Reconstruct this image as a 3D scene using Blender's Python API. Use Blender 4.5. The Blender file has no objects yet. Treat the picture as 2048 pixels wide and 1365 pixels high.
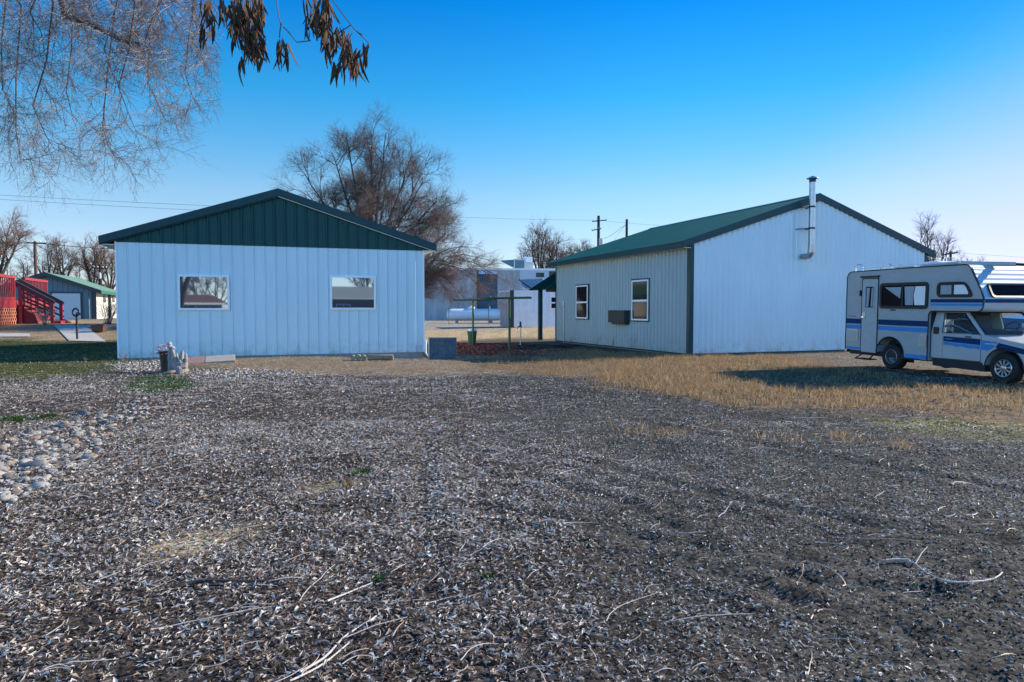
import bpy, math, random
import numpy as np
from mathutils import Vector, Matrix

sc = bpy.context.scene
C = sc.collection
R = math.radians

# ------------------------------------------------------------------ camera
F, CX, CY, H = 1365.0, 1024.0, 682.5, 1.55
PITCH = math.atan(63.5 / F)
cam = bpy.data.cameras.new('camera')
cam.sensor_width = 36.0
cam.lens = F / 2048 * 36.0
cam.clip_end = 3000
camo = bpy.data.objects.new('camera', cam)
C.objects.link(camo)
camo.location = (0, 0, H)
camo.rotation_euler = (math.pi / 2 - PITCH, 0, 0)
sc.camera = camo

# ------------------------------------------------------------------ light
SUN_EL = R(28)
SUN_AZ = R(21.0)              # angle from +X towards +Y
sv = Vector((math.cos(SUN_AZ) * math.cos(SUN_EL), math.sin(SUN_AZ) * math.cos(SUN_EL), math.sin(SUN_EL)))
sl = bpy.data.lights.new('sun', 'SUN')
sl.energy = 5.0
sl.angle = R(0.5)
sl.color = (1.0, 0.90, 0.74)
slo = bpy.data.objects.new('sun', sl)
C.objects.link(slo)
slo.rotation_euler = sv.to_track_quat('Z', 'Y').to_euler()
slo.location = (30, 20, 40)
w = bpy.data.worlds.new('World')
sc.world = w
w.use_nodes = True
wn = w.node_tree
for n in list(wn.nodes):
    wn.nodes.remove(n)
sky = wn.nodes.new('ShaderNodeTexSky')
sky.sky_type = 'NISHITA'
sky.sun_disc = False
sky.sun_elevation = SUN_EL
sky.sun_rotation = math.pi / 2 - SUN_AZ
sky.air_density = 1.0
sky.dust_density = 0.0
sky.ozone_density = 3.0
L_ = wn.links.new
# deep winter sky: the blue deepens with height, pale towards the horizon and the low sun
tcw = wn.nodes.new('ShaderNodeTexCoord')
sxw = wn.nodes.new('ShaderNodeSeparateXYZ')
L_(tcw.outputs['Generated'], sxw.inputs[0])
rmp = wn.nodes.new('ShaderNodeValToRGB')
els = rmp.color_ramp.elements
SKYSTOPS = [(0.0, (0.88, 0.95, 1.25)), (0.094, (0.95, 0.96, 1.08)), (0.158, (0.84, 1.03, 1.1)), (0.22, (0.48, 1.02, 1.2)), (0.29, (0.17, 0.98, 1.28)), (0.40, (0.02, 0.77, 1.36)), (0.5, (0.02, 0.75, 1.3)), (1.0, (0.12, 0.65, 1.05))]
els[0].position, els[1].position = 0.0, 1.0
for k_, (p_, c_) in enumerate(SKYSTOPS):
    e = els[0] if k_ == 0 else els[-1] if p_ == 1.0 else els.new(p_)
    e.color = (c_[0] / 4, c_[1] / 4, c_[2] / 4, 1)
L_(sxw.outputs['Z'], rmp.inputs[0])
mu1 = wn.nodes.new('ShaderNodeVectorMath')
mu1.operation = 'MULTIPLY'
L_(sky.outputs[0], mu1.inputs[0])
L_(rmp.outputs[0], mu1.inputs[1])
mu2 = wn.nodes.new('ShaderNodeVectorMath')
mu2.operation = 'SCALE'
mu2.inputs['Scale'].default_value = 4.0
L_(mu1.outputs[0], mu2.inputs[0])
dt = wn.nodes.new('ShaderNodeVectorMath')
dt.operation = 'DOT_PRODUCT'
dt.inputs[1].default_value = (math.cos(SUN_AZ), math.sin(SUN_AZ), -0.9)
L_(tcw.outputs['Generated'], dt.inputs[0])
mrw = wn.nodes.new('ShaderNodeMapRange')
mrw.interpolation_type = 'SMOOTHSTEP'
mrw.inputs['From Min'].default_value = 0.44
mrw.inputs['From Max'].default_value = 0.9
mrw.inputs['To Max'].default_value = 0.55
L_(dt.outputs['Value'], mrw.inputs['Value'])
mxw = wn.nodes.new('ShaderNodeMix')
mxw.data_type = 'RGBA'
mxw.inputs['B'].default_value = (6.6, 6.7, 6.9, 1)
L_(mrw.outputs[0], mxw.inputs['Factor'])
L_(mu2.outputs[0], mxw.inputs['A'])
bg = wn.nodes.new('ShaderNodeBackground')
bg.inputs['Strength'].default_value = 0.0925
ow = wn.nodes.new('ShaderNodeOutputWorld')
# unseen sky behind the viewer, boosted as added fill for the shaded walls
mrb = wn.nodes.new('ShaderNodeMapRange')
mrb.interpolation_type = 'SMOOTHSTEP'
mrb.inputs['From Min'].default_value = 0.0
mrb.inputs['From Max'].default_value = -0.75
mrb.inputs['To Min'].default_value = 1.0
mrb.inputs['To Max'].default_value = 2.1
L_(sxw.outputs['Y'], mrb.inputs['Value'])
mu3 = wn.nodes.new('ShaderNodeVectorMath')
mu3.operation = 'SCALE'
mrd = wn.nodes.new('ShaderNodeMapRange')
mrd.interpolation_type = 'SMOOTHSTEP'
mrd.inputs['From Min'].default_value = 0.42
mrd.inputs['From Max'].default_value = 0.92
dt2 = wn.nodes.new('ShaderNodeVectorMath')
dt2.operation = 'DOT_PRODUCT'
dt2.inputs[1].default_value = (math.cos(SUN_AZ), math.sin(SUN_AZ), 0.0)
L_(tcw.outputs['Generated'], dt2.inputs[0])
L_(dt2.outputs['Value'], mrd.inputs['Value'])
mxd = wn.nodes.new('ShaderNodeMix')
mxd.data_type = 'RGBA'
mxd.blend_type = 'MULTIPLY'
mxd.inputs['B'].default_value = (0.84, 0.76, 0.88, 1)
L_(mrd.outputs[0], mxd.inputs['Factor'])
L_(mxw.outputs['Result'], mxd.inputs['A'])
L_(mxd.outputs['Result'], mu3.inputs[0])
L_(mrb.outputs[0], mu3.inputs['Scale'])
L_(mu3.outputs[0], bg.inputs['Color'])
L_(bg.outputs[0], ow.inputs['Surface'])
sc.view_settings.view_transform = 'Standard'
sc.view_settings.look = 'None'
sc.view_settings.gamma = 1.0
sc.view_settings.exposure = 0.77
sc.render.engine = 'CYCLES'
sc.cycles.max_bounces = 6
sc.cycles.use_denoising = True
sc.cycles.sample_clamp_indirect = 4.0
sc.cycles.transparent_max_bounces = 8

# ------------------------------------------------------------------ helpers
cp, sp = math.cos(PITCH), math.sin(PITCH)


def ss(a, b, t):
    t = np.clip((np.asarray(t, float) - a) / (b - a), 0, 1)
    return t * t * (3 - 2 * t)


def terrain(x, y):
    x = np.asarray(x, float)
    y = np.asarray(y, float)
    u = x / np.maximum(y, 1.0)
    wl = 1 - ss(-0.5, -0.15, u)
    z = ss(23, 38, y) * 0.78 * wl + ss(30, 50, y) * 0.36 * (1 - wl)
    z = z - 0.19 * np.exp(-(((x + 2.9) / 2.6) ** 2 + ((y - 24.3) / 2.6) ** 2))
    return z


def tz(x, y):
    return float(terrain(x, y))


def ray(px, py):
    rx, ry = (px - CX) / F, (CY - py) / F
    return rx, cp + ry * sp, -sp + ry * cp


def gp(px, py):
    """ground point seen at a position of the photograph (2048 px wide)"""
    dx, dy, dz = ray(px, py)
    z = 0.0
    for _ in range(30):
        t = (z - H) / dz
        z = 0.5 * z + 0.5 * tz(dx * t, dy * t)
    t = (z - H) / dz
    return Vector((dx * t, dy * t, z))


def at(px, py, Y):
    dx, dy, dz = ray(px, py)
    t = Y / dy
    return Vector((dx * t, Y, H + dz * t))


def atg(px, Y):
    """ground point in direction px at distance Y"""
    x = (px - CX) / F * Y
    return Vector((x, Y, tz(x, Y)))


def project(x, y, z):
    yy = np.maximum(y, 0.05)
    dz = z - H
    f = yy * cp - dz * sp
    up = yy * sp + dz * cp
    return CX + F * x / f, CY - F * up / f


def on_plane(o, rz, px, py, off=0.0, axis='x'):
    """hit of a sight line with a wall plane of a building frame (origin o, turned rz).
    axis 'x': plane y=off gives (x,z);  axis 'y': plane x=off gives (y,z)"""
    dx, dy, dz = ray(px, py)
    c, s = math.cos(rz), math.sin(rz)
    ox, oy, oz = -o[0], -o[1], H - o[2]
    lo = (c * ox + s * oy, -s * ox + c * oy, oz)
    ld = (c * dx + s * dy, -s * dx + c * dy, dz)
    if axis == 'x':
        t = (off - lo[1]) / ld[1]
        return lo[0] + ld[0] * t, lo[2] + ld[2] * t
    t = (off - lo[0]) / ld[0]
    return lo[1] + ld[1] * t, lo[2] + ld[2] * t


class MB:
    def __init__(self):
        self.v, self.f = [], []

    def add(self, vs, fs):
        o = len(self.v)
        self.v += [tuple(p) for p in vs]
        self.f += [tuple(i + o for i in f) for f in fs]
        return self

    def box(self, x0, x1, y0, y1, z0, z1):
        return self.add([(x0, y0, z0), (x1, y0, z0), (x1, y1, z0), (x0, y1, z0),
                         (x0, y0, z1), (x1, y0, z1), (x1, y1, z1), (x0, y1, z1)],
                        [(0, 3, 2, 1), (4, 5, 6, 7), (0, 1, 5, 4), (1, 2, 6, 5), (2, 3, 7, 6), (3, 0, 4, 7)])

    def prism(self, poly, a, b, plane='xz'):
        """polygon in a plane pulled along the third axis from a to b"""
        n = len(poly)
        m = {'xz': lambda p, t: (p[0], t, p[1]), 'yz': lambda p, t: (t, p[0], p[1]),
             'xy': lambda p, t: (p[0], p[1], t)}[plane]
        vs = [m(p, a) for p in poly] + [m(p, b) for p in poly]
        fs = [tuple(range(n)), tuple(range(2 * n - 1, n - 1, -1))]
        fs += [(i, i + n, (i + 1) % n + n, (i + 1) % n) for i in range(n)]
        return self.add(vs, fs)

    def ring(self, outer, inner, a, b, plane='xz'):
        n = len(outer)
        m = {'xz': lambda p, t: (p[0], t, p[1]), 'yz': lambda p, t: (t, p[0], p[1]),
             'xy': lambda p, t: (p[0], p[1], t)}[plane]
        vs = [m(p, a) for p in outer] + [m(p, a) for p in inner] + [m(p, b) for p in outer] + [m(p, b) for p in inner]
        fs = []
        for i in range(n):
            j = (i + 1) % n
            fs += [(i, j, n + j, n + i), (2 * n + i, 3 * n + i, 3 * n + j, 2 * n + j),
                   (i, 2 * n + i, 2 * n + j, j), (n + i, n + j, 3 * n + j, 3 * n + i)]
        return self.add(vs, fs)

    def tube(self, pts, rad, sides=6, cap=True):
        pts = [Vector(p) for p in pts]
        if not hasattr(rad, '__len__'):
            rad = [rad] * len(pts)
        n = len(pts)
        vs, fs = [], []
        for i, p in enumerate(pts):
            d = (pts[min(i + 1, n - 1)] - pts[max(i - 1, 0)])
            if d.length < 1e-9:
                d = Vector((0, 0, 1))
            d.normalize()
            a = Vector((0, 0, 1)) if abs(d.z) < 0.9 else Vector((0, 1, 0))
            u = d.cross(a).normalized()
            v = d.cross(u)
            for k in range(sides):
                t = 2 * math.pi * k / sides
                vs.append(p + (u * math.cos(t) + v * math.sin(t)) * rad[i])
        for i in range(n - 1):
            for k in range(sides):
                k2 = (k + 1) % sides
                fs.append((i * sides + k, i * sides + k2, (i + 1) * sides + k2, (i + 1) * sides + k))
        if cap:
            fs.append(tuple(range(sides)))
            fs.append(tuple(range(n * sides - 1, (n - 1) * sides - 1, -1)))
        return self.add(vs, fs)

    def lathe(self, prof, c=(0, 0, 0), axis='z', sides=24, cap=True):
        """profile (radius, height) turned round an axis"""
        vs, fs = [], []
        for r, h in prof:
            for k in range(sides):
                t = 2 * math.pi * k / sides
                a, b = r * math.cos(t), r * math.sin(t)
                p = {'z': (a, b, h), 'y': (a, h, b), 'x': (h, a, b)}[axis]
                vs.append((p[0] + c[0], p[1] + c[1], p[2] + c[2]))
        for i in range(len(prof) - 1):
            for k in range(sides):
                k2 = (k + 1) % sides
                fs.append((i * sides + k, i * sides + k2, (i + 1) * sides + k2, (i + 1) * sides + k))
        if cap:
            fs.append(tuple(range(sides)))
            fs.append(tuple(range(len(prof) * sides - 1, (len(prof) - 1) * sides - 1, -1)))
        return self.add(vs, fs)

    def slab(self, a, b, c, d, th):
        """thick plate on four corners, thickness down along its normal"""
        a, b, c, d = map(Vector, (a, b, c, d))
        n = (b - a).cross(d - a).normalized() * th
        return self.add([a, b, c, d, a - n, b - n, c - n, d - n],
                        [(0, 1, 2, 3), (7, 6, 5, 4), (0, 4, 5, 1), (1, 5, 6, 2), (2, 6, 7, 3), (3, 7, 4, 0)])

    def strips(self, prof, f0, f1):
        """folded sheet: profile (u, off) drawn from edge f0 to edge f1"""
        o = len(self.v)
        for u, q in prof:
            self.v.append(tuple(f0(u, q)))
            self.v.append(tuple(f1(u, q)))
        for i in range(len(prof) - 1):
            self.f.append((o + 2 * i, o + 2 * i + 2, o + 2 * i + 3, o + 2 * i + 1))
        return self

    def bar(self, a, b, wd, ht):
        """rectangular bar between two points"""
        a, b = Vector(a), Vector(b)
        d = (b - a).normalized()
        s = d.cross(Vector((0, 0, 1)))
        s = s.normalized() if s.length > 1e-4 else Vector((1, 0, 0))
        u = s.cross(d).normalized()
        s, u = s * wd / 2, u * ht / 2
        vs = [a - s - u, a + s - u, a + s + u, a - s + u, b - s - u, b + s - u, b + s + u, b - s + u]
        return self.add(vs, [(0, 1, 2, 3), (7, 6, 5, 4), (0, 4, 5, 1), (1, 5, 6, 2), (2, 6, 7, 3), (3, 7, 4, 0)])

    def build(self, name, m, parent=None, smooth=False, bevel=0.0):
        me = bpy.data.meshes.new(name)
        me.from_pydata(self.v, [], self.f)
        me.validate()
        me.materials.append(m)
        o = bpy.data.objects.new(name, me)
        C.objects.link(o)
        if parent is not None:
            o.parent = parent
        import bmesh
        bm = bmesh.new()
        bm.from_mesh(me)
        bmesh.ops.recalc_face_normals(bm, faces=bm.faces)
        if bevel:
            es = [e for e in bm.edges if len(e.link_faces) == 2 and e.calc_face_angle(0) > 0.5]
            bmesh.ops.bevel(bm, geom=es, offset=bevel, segments=2, profile=0.5, affect='EDGES')
        bm.to_mesh(me)
        bm.free()
        if smooth:
            for p in me.polygons:
                p.use_smooth = True
            me.set_sharp_from_angle(angle=R(40))
        return o


def rrect(x0, x1, z0, z1, r, n=5):
    pts = []
    for cx, cz, a0 in ((x1 - r, z0 + r, -90), (x1 - r, z1 - r, 0), (x0 + r, z1 - r, 90), (x0 + r, z0 + r, 180)):
        for k in range(n + 1):
            a = R(a0 + 90 * k / n)
            pts.append((cx + r * math.cos(a), cz + r * math.sin(a)))
    return pts


def ribs(a, b, pitch, h, wb=0.05, wt=0.022, phase=0.0, extra=(), minor=0.0):
    """profile (u, off) of ribbed metal sheet from a to b"""
    us = [(a, 0.0)]
    u = a + phase
    while u < b - wb:
        if u > a + 0.01:
            us += [(u, 0), (u + (wb - wt) / 2, h), (u + (wb + wt) / 2, h), (u + wb, 0)]
            if minor:
                for q in (0.36, 0.64):
                    m_ = u + pitch * q
                    if m_ < b - wb:
                        us += [(m_, 0), (m_ + 0.008, minor), (m_ + 0.02, minor), (m_ + 0.028, 0)]
        u += pitch
    us.append((b, 0.0))
    us.sort()
    for e in extra:
        for i in range(len(us) - 1):
            if us[i][0] < e < us[i + 1][0]:
                t = (e - us[i][0]) / (us[i + 1][0] - us[i][0])
                us.insert(i + 1, (e, us[i][1] * (1 - t) + us[i + 1][1] * t))
                break
    return us


def tag(o, label=None, cat=None, group=None, kind=None):
    if label:
        o['label'] = label
    if cat:
        o['category'] = cat
    if group:
        o['group'] = group
    if kind:
        o['kind'] = kind
    return o


def thing(name, label, cat, loc=(0, 0, 0), rz=0.0, group=None):
    o = bpy.data.objects.new(name, None)
    o.empty_display_size = 0.2
    C.objects.link(o)
    o.location = loc
    o.rotation_euler = (0, 0, rz)
    return tag(o, label, cat, group)


def copy_tree(o, parent=None):
    c = o.copy()
    C.objects.link(c)
    if parent is not None:
        c.parent = parent
    for ch in list(o.children):
        copy_tree(ch, c)
    return c


def np_mesh(name, V, Fc, m, col=None, smooth=False):
    V = np.asarray(V, np.float32)
    Fc = np.asarray(Fc, np.int32)
    me = bpy.data.meshes.new(name)
    k = Fc.shape[1]
    me.vertices.add(len(V))
    me.vertices.foreach_set('co', V.ravel())
    me.loops.add(Fc.size)
    me.loops.foreach_set('vertex_index', Fc.ravel())
    me.polygons.add(len(Fc))
    me.polygons.foreach_set('loop_start', np.arange(0, Fc.size, k, dtype=np.int32))
    me.polygons.foreach_set('use_smooth', np.full(len(Fc), smooth))
    me.update(calc_edges=True)
    if col is not None:
        at_ = me.color_attributes.new('Col', 'FLOAT_COLOR', 'POINT')
        c4 = np.ones((len(V), 4), np.float32)
        c4[:, :3] = col
        at_.data.foreach_set('color', c4.ravel())
    me.materials.append(m)
    o = bpy.data.objects.new(name, me)
    C.objects.link(o)
    return o


class Noise2:
    def __init__(self, seed):
        self.g = np.random.default_rng(seed).random((256, 256))

    def __call__(self, x, y, s):
        x = np.asarray(x) / s + 1000
        y = np.asarray(y) / s + 1000
        xi, yi = np.floor(x).astype(int), np.floor(y).astype(int)
        fx, fy = x - xi, y - yi
        fx, fy = fx * fx * (3 - 2 * fx), fy * fy * (3 - 2 * fy)
        g = self.g
        a, b = g[xi % 256, yi % 256], g[(xi + 1) % 256, yi % 256]
        c, d = g[xi % 256, (yi + 1) % 256], g[(xi + 1) % 256, (yi + 1) % 256]
        return (a * (1 - fx) + b * fx) * (1 - fy) + (c * (1 - fx) + d * fx) * fy


N1, N2, N3 = Noise2(1), Noise2(2), Noise2(3)


def fbm(x, y, s, nz=None):
    nz = nz or N1
    return nz(x, y, s) * 0.5 + nz(x + 31, y, s / 2.1) * 0.3 + nz(x, y + 57, s / 4.3) * 0.2


# ------------------------------------------------------------------ materials
def mat(name, col, rough=0.6, metal=0.0, spec=0.5, var=0.0, vscale=3.0, bump=0.0, bscale=40.0, coat=0.0, attr=False,
        stretch=None, trans=0.0, tint=None):
    m = bpy.data.materials.new(name)
    m.use_nodes = True
    nt = m.node_tree
    b = nt.nodes['Principled BSDF']
    b.inputs['Base Color'].default_value = (*col, 1)
    b.inputs['Roughness'].default_value = rough
    b.inputs['Metallic'].default_value = metal
    b.inputs['Specular IOR Level'].default_value = spec
    b.inputs['Coat Weight'].default_value = coat
    b.inputs['Transmission Weight'].default_value = trans
    L = nt.links.new
    tc = nt.nodes.new('ShaderNodeTexCoord')
    vec = tc.outputs['Object']
    if stretch:
        mp = nt.nodes.new('ShaderNodeMapping')
        mp.inputs['Scale'].default_value = stretch
        L(vec, mp.inputs['Vector'])
        vec = mp.outputs[0]
    src = None
    if attr:
        a = nt.nodes.new('ShaderNodeVertexColor')
        a.layer_name = 'Col'
        src = a.outputs['Color']
    if var:
        n = nt.nodes.new('ShaderNodeTexNoise')
        n.inputs['Scale'].default_value = vscale
        n.inputs['Detail'].default_value = 6
        n.inputs['Roughness'].default_value = 0.65
        L(vec, n.inputs['Vector'])
        mr = nt.nodes.new('ShaderNodeMapRange')
        mr.inputs['From Min'].default_value = 0.3
        mr.inputs['From Max'].default_value = 0.7
        L(n.outputs['Fac'], mr.inputs['Value'])
        mx = nt.nodes.new('ShaderNodeMix')
        mx.data_type = 'RGBA'
        mx.blend_type = 'MIX'
        L(mr.outputs[0], mx.inputs['Factor'])
        c0 = tint or tuple(c * (1 - var) for c in col)
        if src is None:
            mx.inputs['A'].default_value = (*c0, 1)
            mx.inputs['B'].default_value = (*[min(1, c * (1 + var * 0.5)) for c in col], 1)
        else:
            g = nt.nodes.new('ShaderNodeMix')
            g.data_type = 'RGBA'
            g.blend_type = 'MULTIPLY'
            g.inputs['Factor'].default_value = 1
            g.inputs['B'].default_value = (1 - var, 1 - var, 1 - var, 1)
            L(src, g.inputs['A'])
            L(g.outputs['Result'], mx.inputs['A'])
            L(src, mx.inputs['B'])
        src = mx.outputs['Result']
    if src is not None:
        L(src, b.inputs['Base Color'])
    if bump:
        n2 = nt.nodes.new('ShaderNodeTexNoise')
        n2.inputs['Scale'].default_value = bscale
        n2.inputs['Detail'].default_value = 5
        L(vec, n2.inputs['Vector'])
        bp = nt.nodes.new('ShaderNodeBump')
        bp.inputs['Strength'].default_value = bump
        bp.inputs['Distance'].default_value = 0.02
        L(n2.outputs['Fac'], bp.inputs['Height'])
        L(bp.outputs[0], b.inputs['Normal'])
    return m


def siding(name, col, rough, dirt=(0.3, 0.24, 0.14), top=0.6):
    """painted sheet metal: slight oil-canning, faint dust and rust freckles near the bottom edge"""
    m = mat(name, col, rough, spec=0.5, var=0.06, vscale=0.8, bump=0.12, bscale=2.2, stretch=(1, 1, 0.35))
    nt = m.node_tree
    b = nt.nodes['Principled BSDF']
    L = nt.links.new
    src = b.inputs['Base Color'].links[0].from_socket
    tc = nt.nodes.new('ShaderNodeTexCoord')
    sx = nt.nodes.new('ShaderNodeSeparateXYZ')
    L(tc.outputs['Object'], sx.inputs[0])
    mr = nt.nodes.new('ShaderNodeMapRange')
    mr.inputs['From Min'].default_value = top
    mr.inputs['From Max'].default_value = 0.0
    mr.inputs['To Max'].default_value = 0.85
    L(sx.outputs['Z'], mr.inputs['Value'])
    n = nt.nodes.new('ShaderNodeTexNoise')
    n.inputs['Scale'].default_value = 3.5
    n.inputs['Detail'].default_value = 8
    n.inputs['Roughness'].default_value = 0.7
    L(tc.outputs['Object'], n.inputs['Vector'])
    m2 = nt.nodes.new('ShaderNodeMapRange')
    m2.inputs['From Min'].default_value = 0.43
    m2.inputs['From Max'].default_value = 0.78
    L(n.outputs['Fac'], m2.inputs['Value'])
    mu = nt.nodes.new('ShaderNodeMath')
    mu.operation = 'MULTIPLY'
    L(mr.outputs[0], mu.inputs[0])
    L(m2.outputs[0], mu.inputs[1])
    mx = nt.nodes.new('ShaderNodeMix')
    mx.data_type = 'RGBA'
    L(mu.outputs[0], mx.inputs['Factor'])
    L(src, mx.inputs['A'])
    mx.inputs['B'].default_value = (*dirt, 1)
    L(mx.outputs['Result'], b.inputs['Base Color'])
    return m


M = {}
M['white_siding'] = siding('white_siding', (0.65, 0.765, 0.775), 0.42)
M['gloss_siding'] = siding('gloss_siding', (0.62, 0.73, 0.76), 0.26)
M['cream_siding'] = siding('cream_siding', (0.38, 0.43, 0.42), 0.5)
M['green_siding'] = mat('green_siding', (0.003, 0.062, 0.058), 0.45, spec=0.3, var=0.12, vscale=1.0, bump=0.1, bscale=2.5)
M['green_roof'] = mat('green_roof', (0.016, 0.125, 0.092), 0.42, spec=0.4, var=0.15, vscale=0.7)
M['green_trim'] = mat('green_trim', (0.004, 0.045, 0.052), 0.4, spec=0.3, var=0.1, vscale=2.0)
M['porch_green'] = mat('porch_green', (0.006, 0.04, 0.032), 0.85, spec=0.0)
M['soffit'] = mat('soffit', (0.62, 0.60, 0.50), 0.6)
M['vinyl'] = mat('vinyl', (0.88, 0.88, 0.88), 0.35)
M['glass'] = mat('glass', (0.010, 0.013, 0.017), 0.05, spec=0.3)
M['mirror_glass'] = mat('mirror_glass', (0.33, 0.38, 0.42), 0.02, metal=0.85)
M['concrete'] = mat('concrete', (0.33, 0.31, 0.28), 0.85, var=0.2, vscale=4, bump=0.3, bscale=40)
M['path'] = mat('path', (0.42, 0.40, 0.37), 0.85, var=0.15, vscale=1.5, bump=0.2, bscale=60)
M['galv'] = mat('galv', (0.42, 0.44, 0.46), 0.33, metal=0.9, var=0.2, vscale=6, bump=0.05, bscale=15)
M['galv_sheet'] = mat('galv_sheet', (0.10, 0.11, 0.125), 0.6, metal=0.2, var=0.55, vscale=9, bump=0.15, bscale=12)
M['black_metal'] = mat('black_metal', (0.015, 0.016, 0.018), 0.5)
M['ac_box'] = mat('ac_box', (0.035, 0.038, 0.042), 0.6, var=0.2, vscale=8)
M['pole_green'] = mat('pole_green', (0.032, 0.08, 0.02), 0.4, var=0.3, vscale=9)
M['bin_green'] = mat('bin_green', (0.01, 0.10, 0.05), 0.4)
M['tank_white'] = mat('tank_white', (0.75, 0.75, 0.76), 0.35, var=0.05, vscale=2)
M['cont_white'] = mat('cont_white', (0.84, 0.85, 0.86), 0.35, var=0.1, vscale=2)
M['cont_end'] = mat('cont_end', (0.55, 0.50, 0.52), 0.5, var=0.2, vscale=4)
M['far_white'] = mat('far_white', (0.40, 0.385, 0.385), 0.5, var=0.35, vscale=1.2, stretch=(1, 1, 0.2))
M['roll_door'] = mat('roll_door', (0.02, 0.07, 0.11), 0.45, var=0.2, vscale=1)
M['dark_trim'] = mat('dark_trim', (0.03, 0.035, 0.04), 0.6)
M['red_paint'] = mat('red_paint', (0.30, 0.025, 0.035), 0.5, var=0.2, vscale=5)
M['red_dark'] = mat('red_dark', (0.16, 0.015, 0.02), 0.6, var=0.25, vscale=5)
M['lattice'] = mat('lattice', (0.46, 0.16, 0.10), 0.6, var=0.2, vscale=6)
M['step_green'] = mat('step_green', (0.03, 0.06, 0.055), 0.7)
M['garage_blue'] = mat('garage_blue', (0.075, 0.15, 0.19), 0.55, var=0.15, vscale=2)
M['garage_roof'] = mat('garage_roof', (0.15, 0.27, 0.17), 0.5, var=0.15, vscale=1)
M['garage_white'] = mat('garage_white', (0.7, 0.68, 0.62), 0.6)
M['garage_door'] = mat('garage_door', (0.45, 0.5, 0.55), 0.5)
M['bark'] = mat('bark', (0.055, 0.042, 0.036), 0.9, var=0.4, vscale=12, bump=0.5, bscale=30)
M['bark_grey'] = mat('bark_grey', (0.10, 0.085, 0.075), 0.9, var=0.4, vscale=12, bump=0.5, bscale=30)
M['twig'] = mat('twig', (0.13, 0.085, 0.068), 0.8, var=0.3, vscale=2)
M['twig_red'] = mat('twig_red', (0.19, 0.11, 0.08), 0.8, var=0.3, vscale=2)
M['twig_pale'] = mat('twig_pale', (0.24, 0.19, 0.17), 0.6, var=0.4, vscale=5)
M['pod'] = mat('pod', (0.10, 0.055, 0.03), 0.7, spec=0.15, var=0.6, vscale=14, bump=0.4, bscale=60)
M['wood_pole'] = mat('wood_pole', (0.10, 0.05, 0.035), 0.85, var=0.3, vscale=3, stretch=(6, 6, 0.5))
M['wood_dark'] = mat('wood_dark', (0.025, 0.022, 0.02), 0.85, var=0.3, vscale=3)
M['insul'] = mat('insul', (0.5, 0.52, 0.55), 0.4)
M['wire'] = mat('wire', (0.03, 0.03, 0.035), 0.6)
M['stone'] = mat('stone', (0.27, 0.25, 0.23), 0.75, var=0.25, vscale=6, bump=0.3, bscale=25)
M['stone_tan'] = mat('stone_tan', (0.27, 0.19, 0.13), 0.75, var=0.25, vscale=6, bump=0.3, bscale=25)
M['stone_dark'] = mat('stone_dark', (0.10, 0.105, 0.12), 0.7, var=0.25, vscale=6, bump=0.3, bscale=25)
M['stone_pale'] = mat('stone_pale', (0.34, 0.32, 0.30), 0.7, var=0.2, vscale=6, bump=0.2, bscale=25)
M['driftwood'] = mat('driftwood', (0.30, 0.27, 0.255), 0.8, var=0.5, vscale=9, bump=0.8, bscale=25, stretch=(3, 3, 0.7))
M['brown_wood'] = mat('brown_wood', (0.10, 0.05, 0.035), 0.8, var=0.3, vscale=6)
M['log'] = mat('log', (0.24, 0.20, 0.13), 0.85, var=0.4, vscale=8, bump=0.4, bscale=30)
M['log_end'] = mat('log_end', (0.30, 0.25, 0.16), 0.85, var=0.3, vscale=20)
M['paver'] = mat('paver', (0.30, 0.275, 0.24), 0.85, var=0.15, vscale=8, bump=0.3, bscale=60)
M['paver_red'] = mat('paver_red', (0.24, 0.15, 0.12), 0.85, var=0.15, vscale=8, bump=0.3, bscale=60)
M['rubber'] = mat('rubber', (0.012, 0.012, 0.013), 0.7)
M['chrome'] = mat('chrome', (0.75, 0.76, 0.78), 0.15, metal=1.0)
M['alloy'] = mat('alloy', (0.55, 0.56, 0.58), 0.3, metal=0.9)
M['steel_rim'] = mat('steel_rim', (0.22, 0.23, 0.25), 0.45, metal=0.6)
M['leafcol'] = mat('leafcol', (0.3, 0.3, 0.3), 0.48, spec=0.35, attr=True)
M['bladecol'] = mat('bladecol', (0.3, 0.3, 0.3), 0.7, spec=0.08, attr=True)
for k_, f_ in (('leafcol', 0.22), ('bladecol', 0.45)):
    nt_ = M[k_].node_tree
    pb_ = nt_.nodes['Principled BSDF']
    tl_ = nt_.nodes.new('ShaderNodeBsdfTranslucent')
    nt_.links.new(pb_.inputs['Base Color'].links[0].from_socket, tl_.inputs['Color'])
    ms_ = nt_.nodes.new('ShaderNodeMixShader')
    ms_.inputs[0].default_value = f_
    nt_.links.new(pb_.outputs[0], ms_.inputs[1])
    nt_.links.new(tl_.outputs[0], ms_.inputs[2])
    nt_.links.new(ms_.outputs[0], nt_.nodes['Material Output'].inputs['Surface'])
M['crumbcol'] = mat('crumbcol', (0.3, 0.3, 0.3), 0.85, attr=True)
M['flower_pink'] = mat('flower_pink', (0.6, 0.15, 0.28), 0.6)
M['flower_yellow'] = mat('flower_yellow', (0.6, 0.35, 0.03), 0.6)
M['flower_white'] = mat('flower_white', (0.72, 0.6, 0.65), 0.6)
M['brick'] = mat('brick', (0.20, 0.07, 0.055), 0.85, var=0.3, vscale=12)
M['shingle'] = mat('shingle', (0.34, 0.35, 0.35), 0.9, var=0.3, vscale=10)
M['tile_red'] = mat('tile_red', (0.20, 0.08, 0.05), 0.8, var=0.2, vscale=5)
M['stucco'] = mat('stucco', (0.30, 0.38, 0.42), 0.8)

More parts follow.
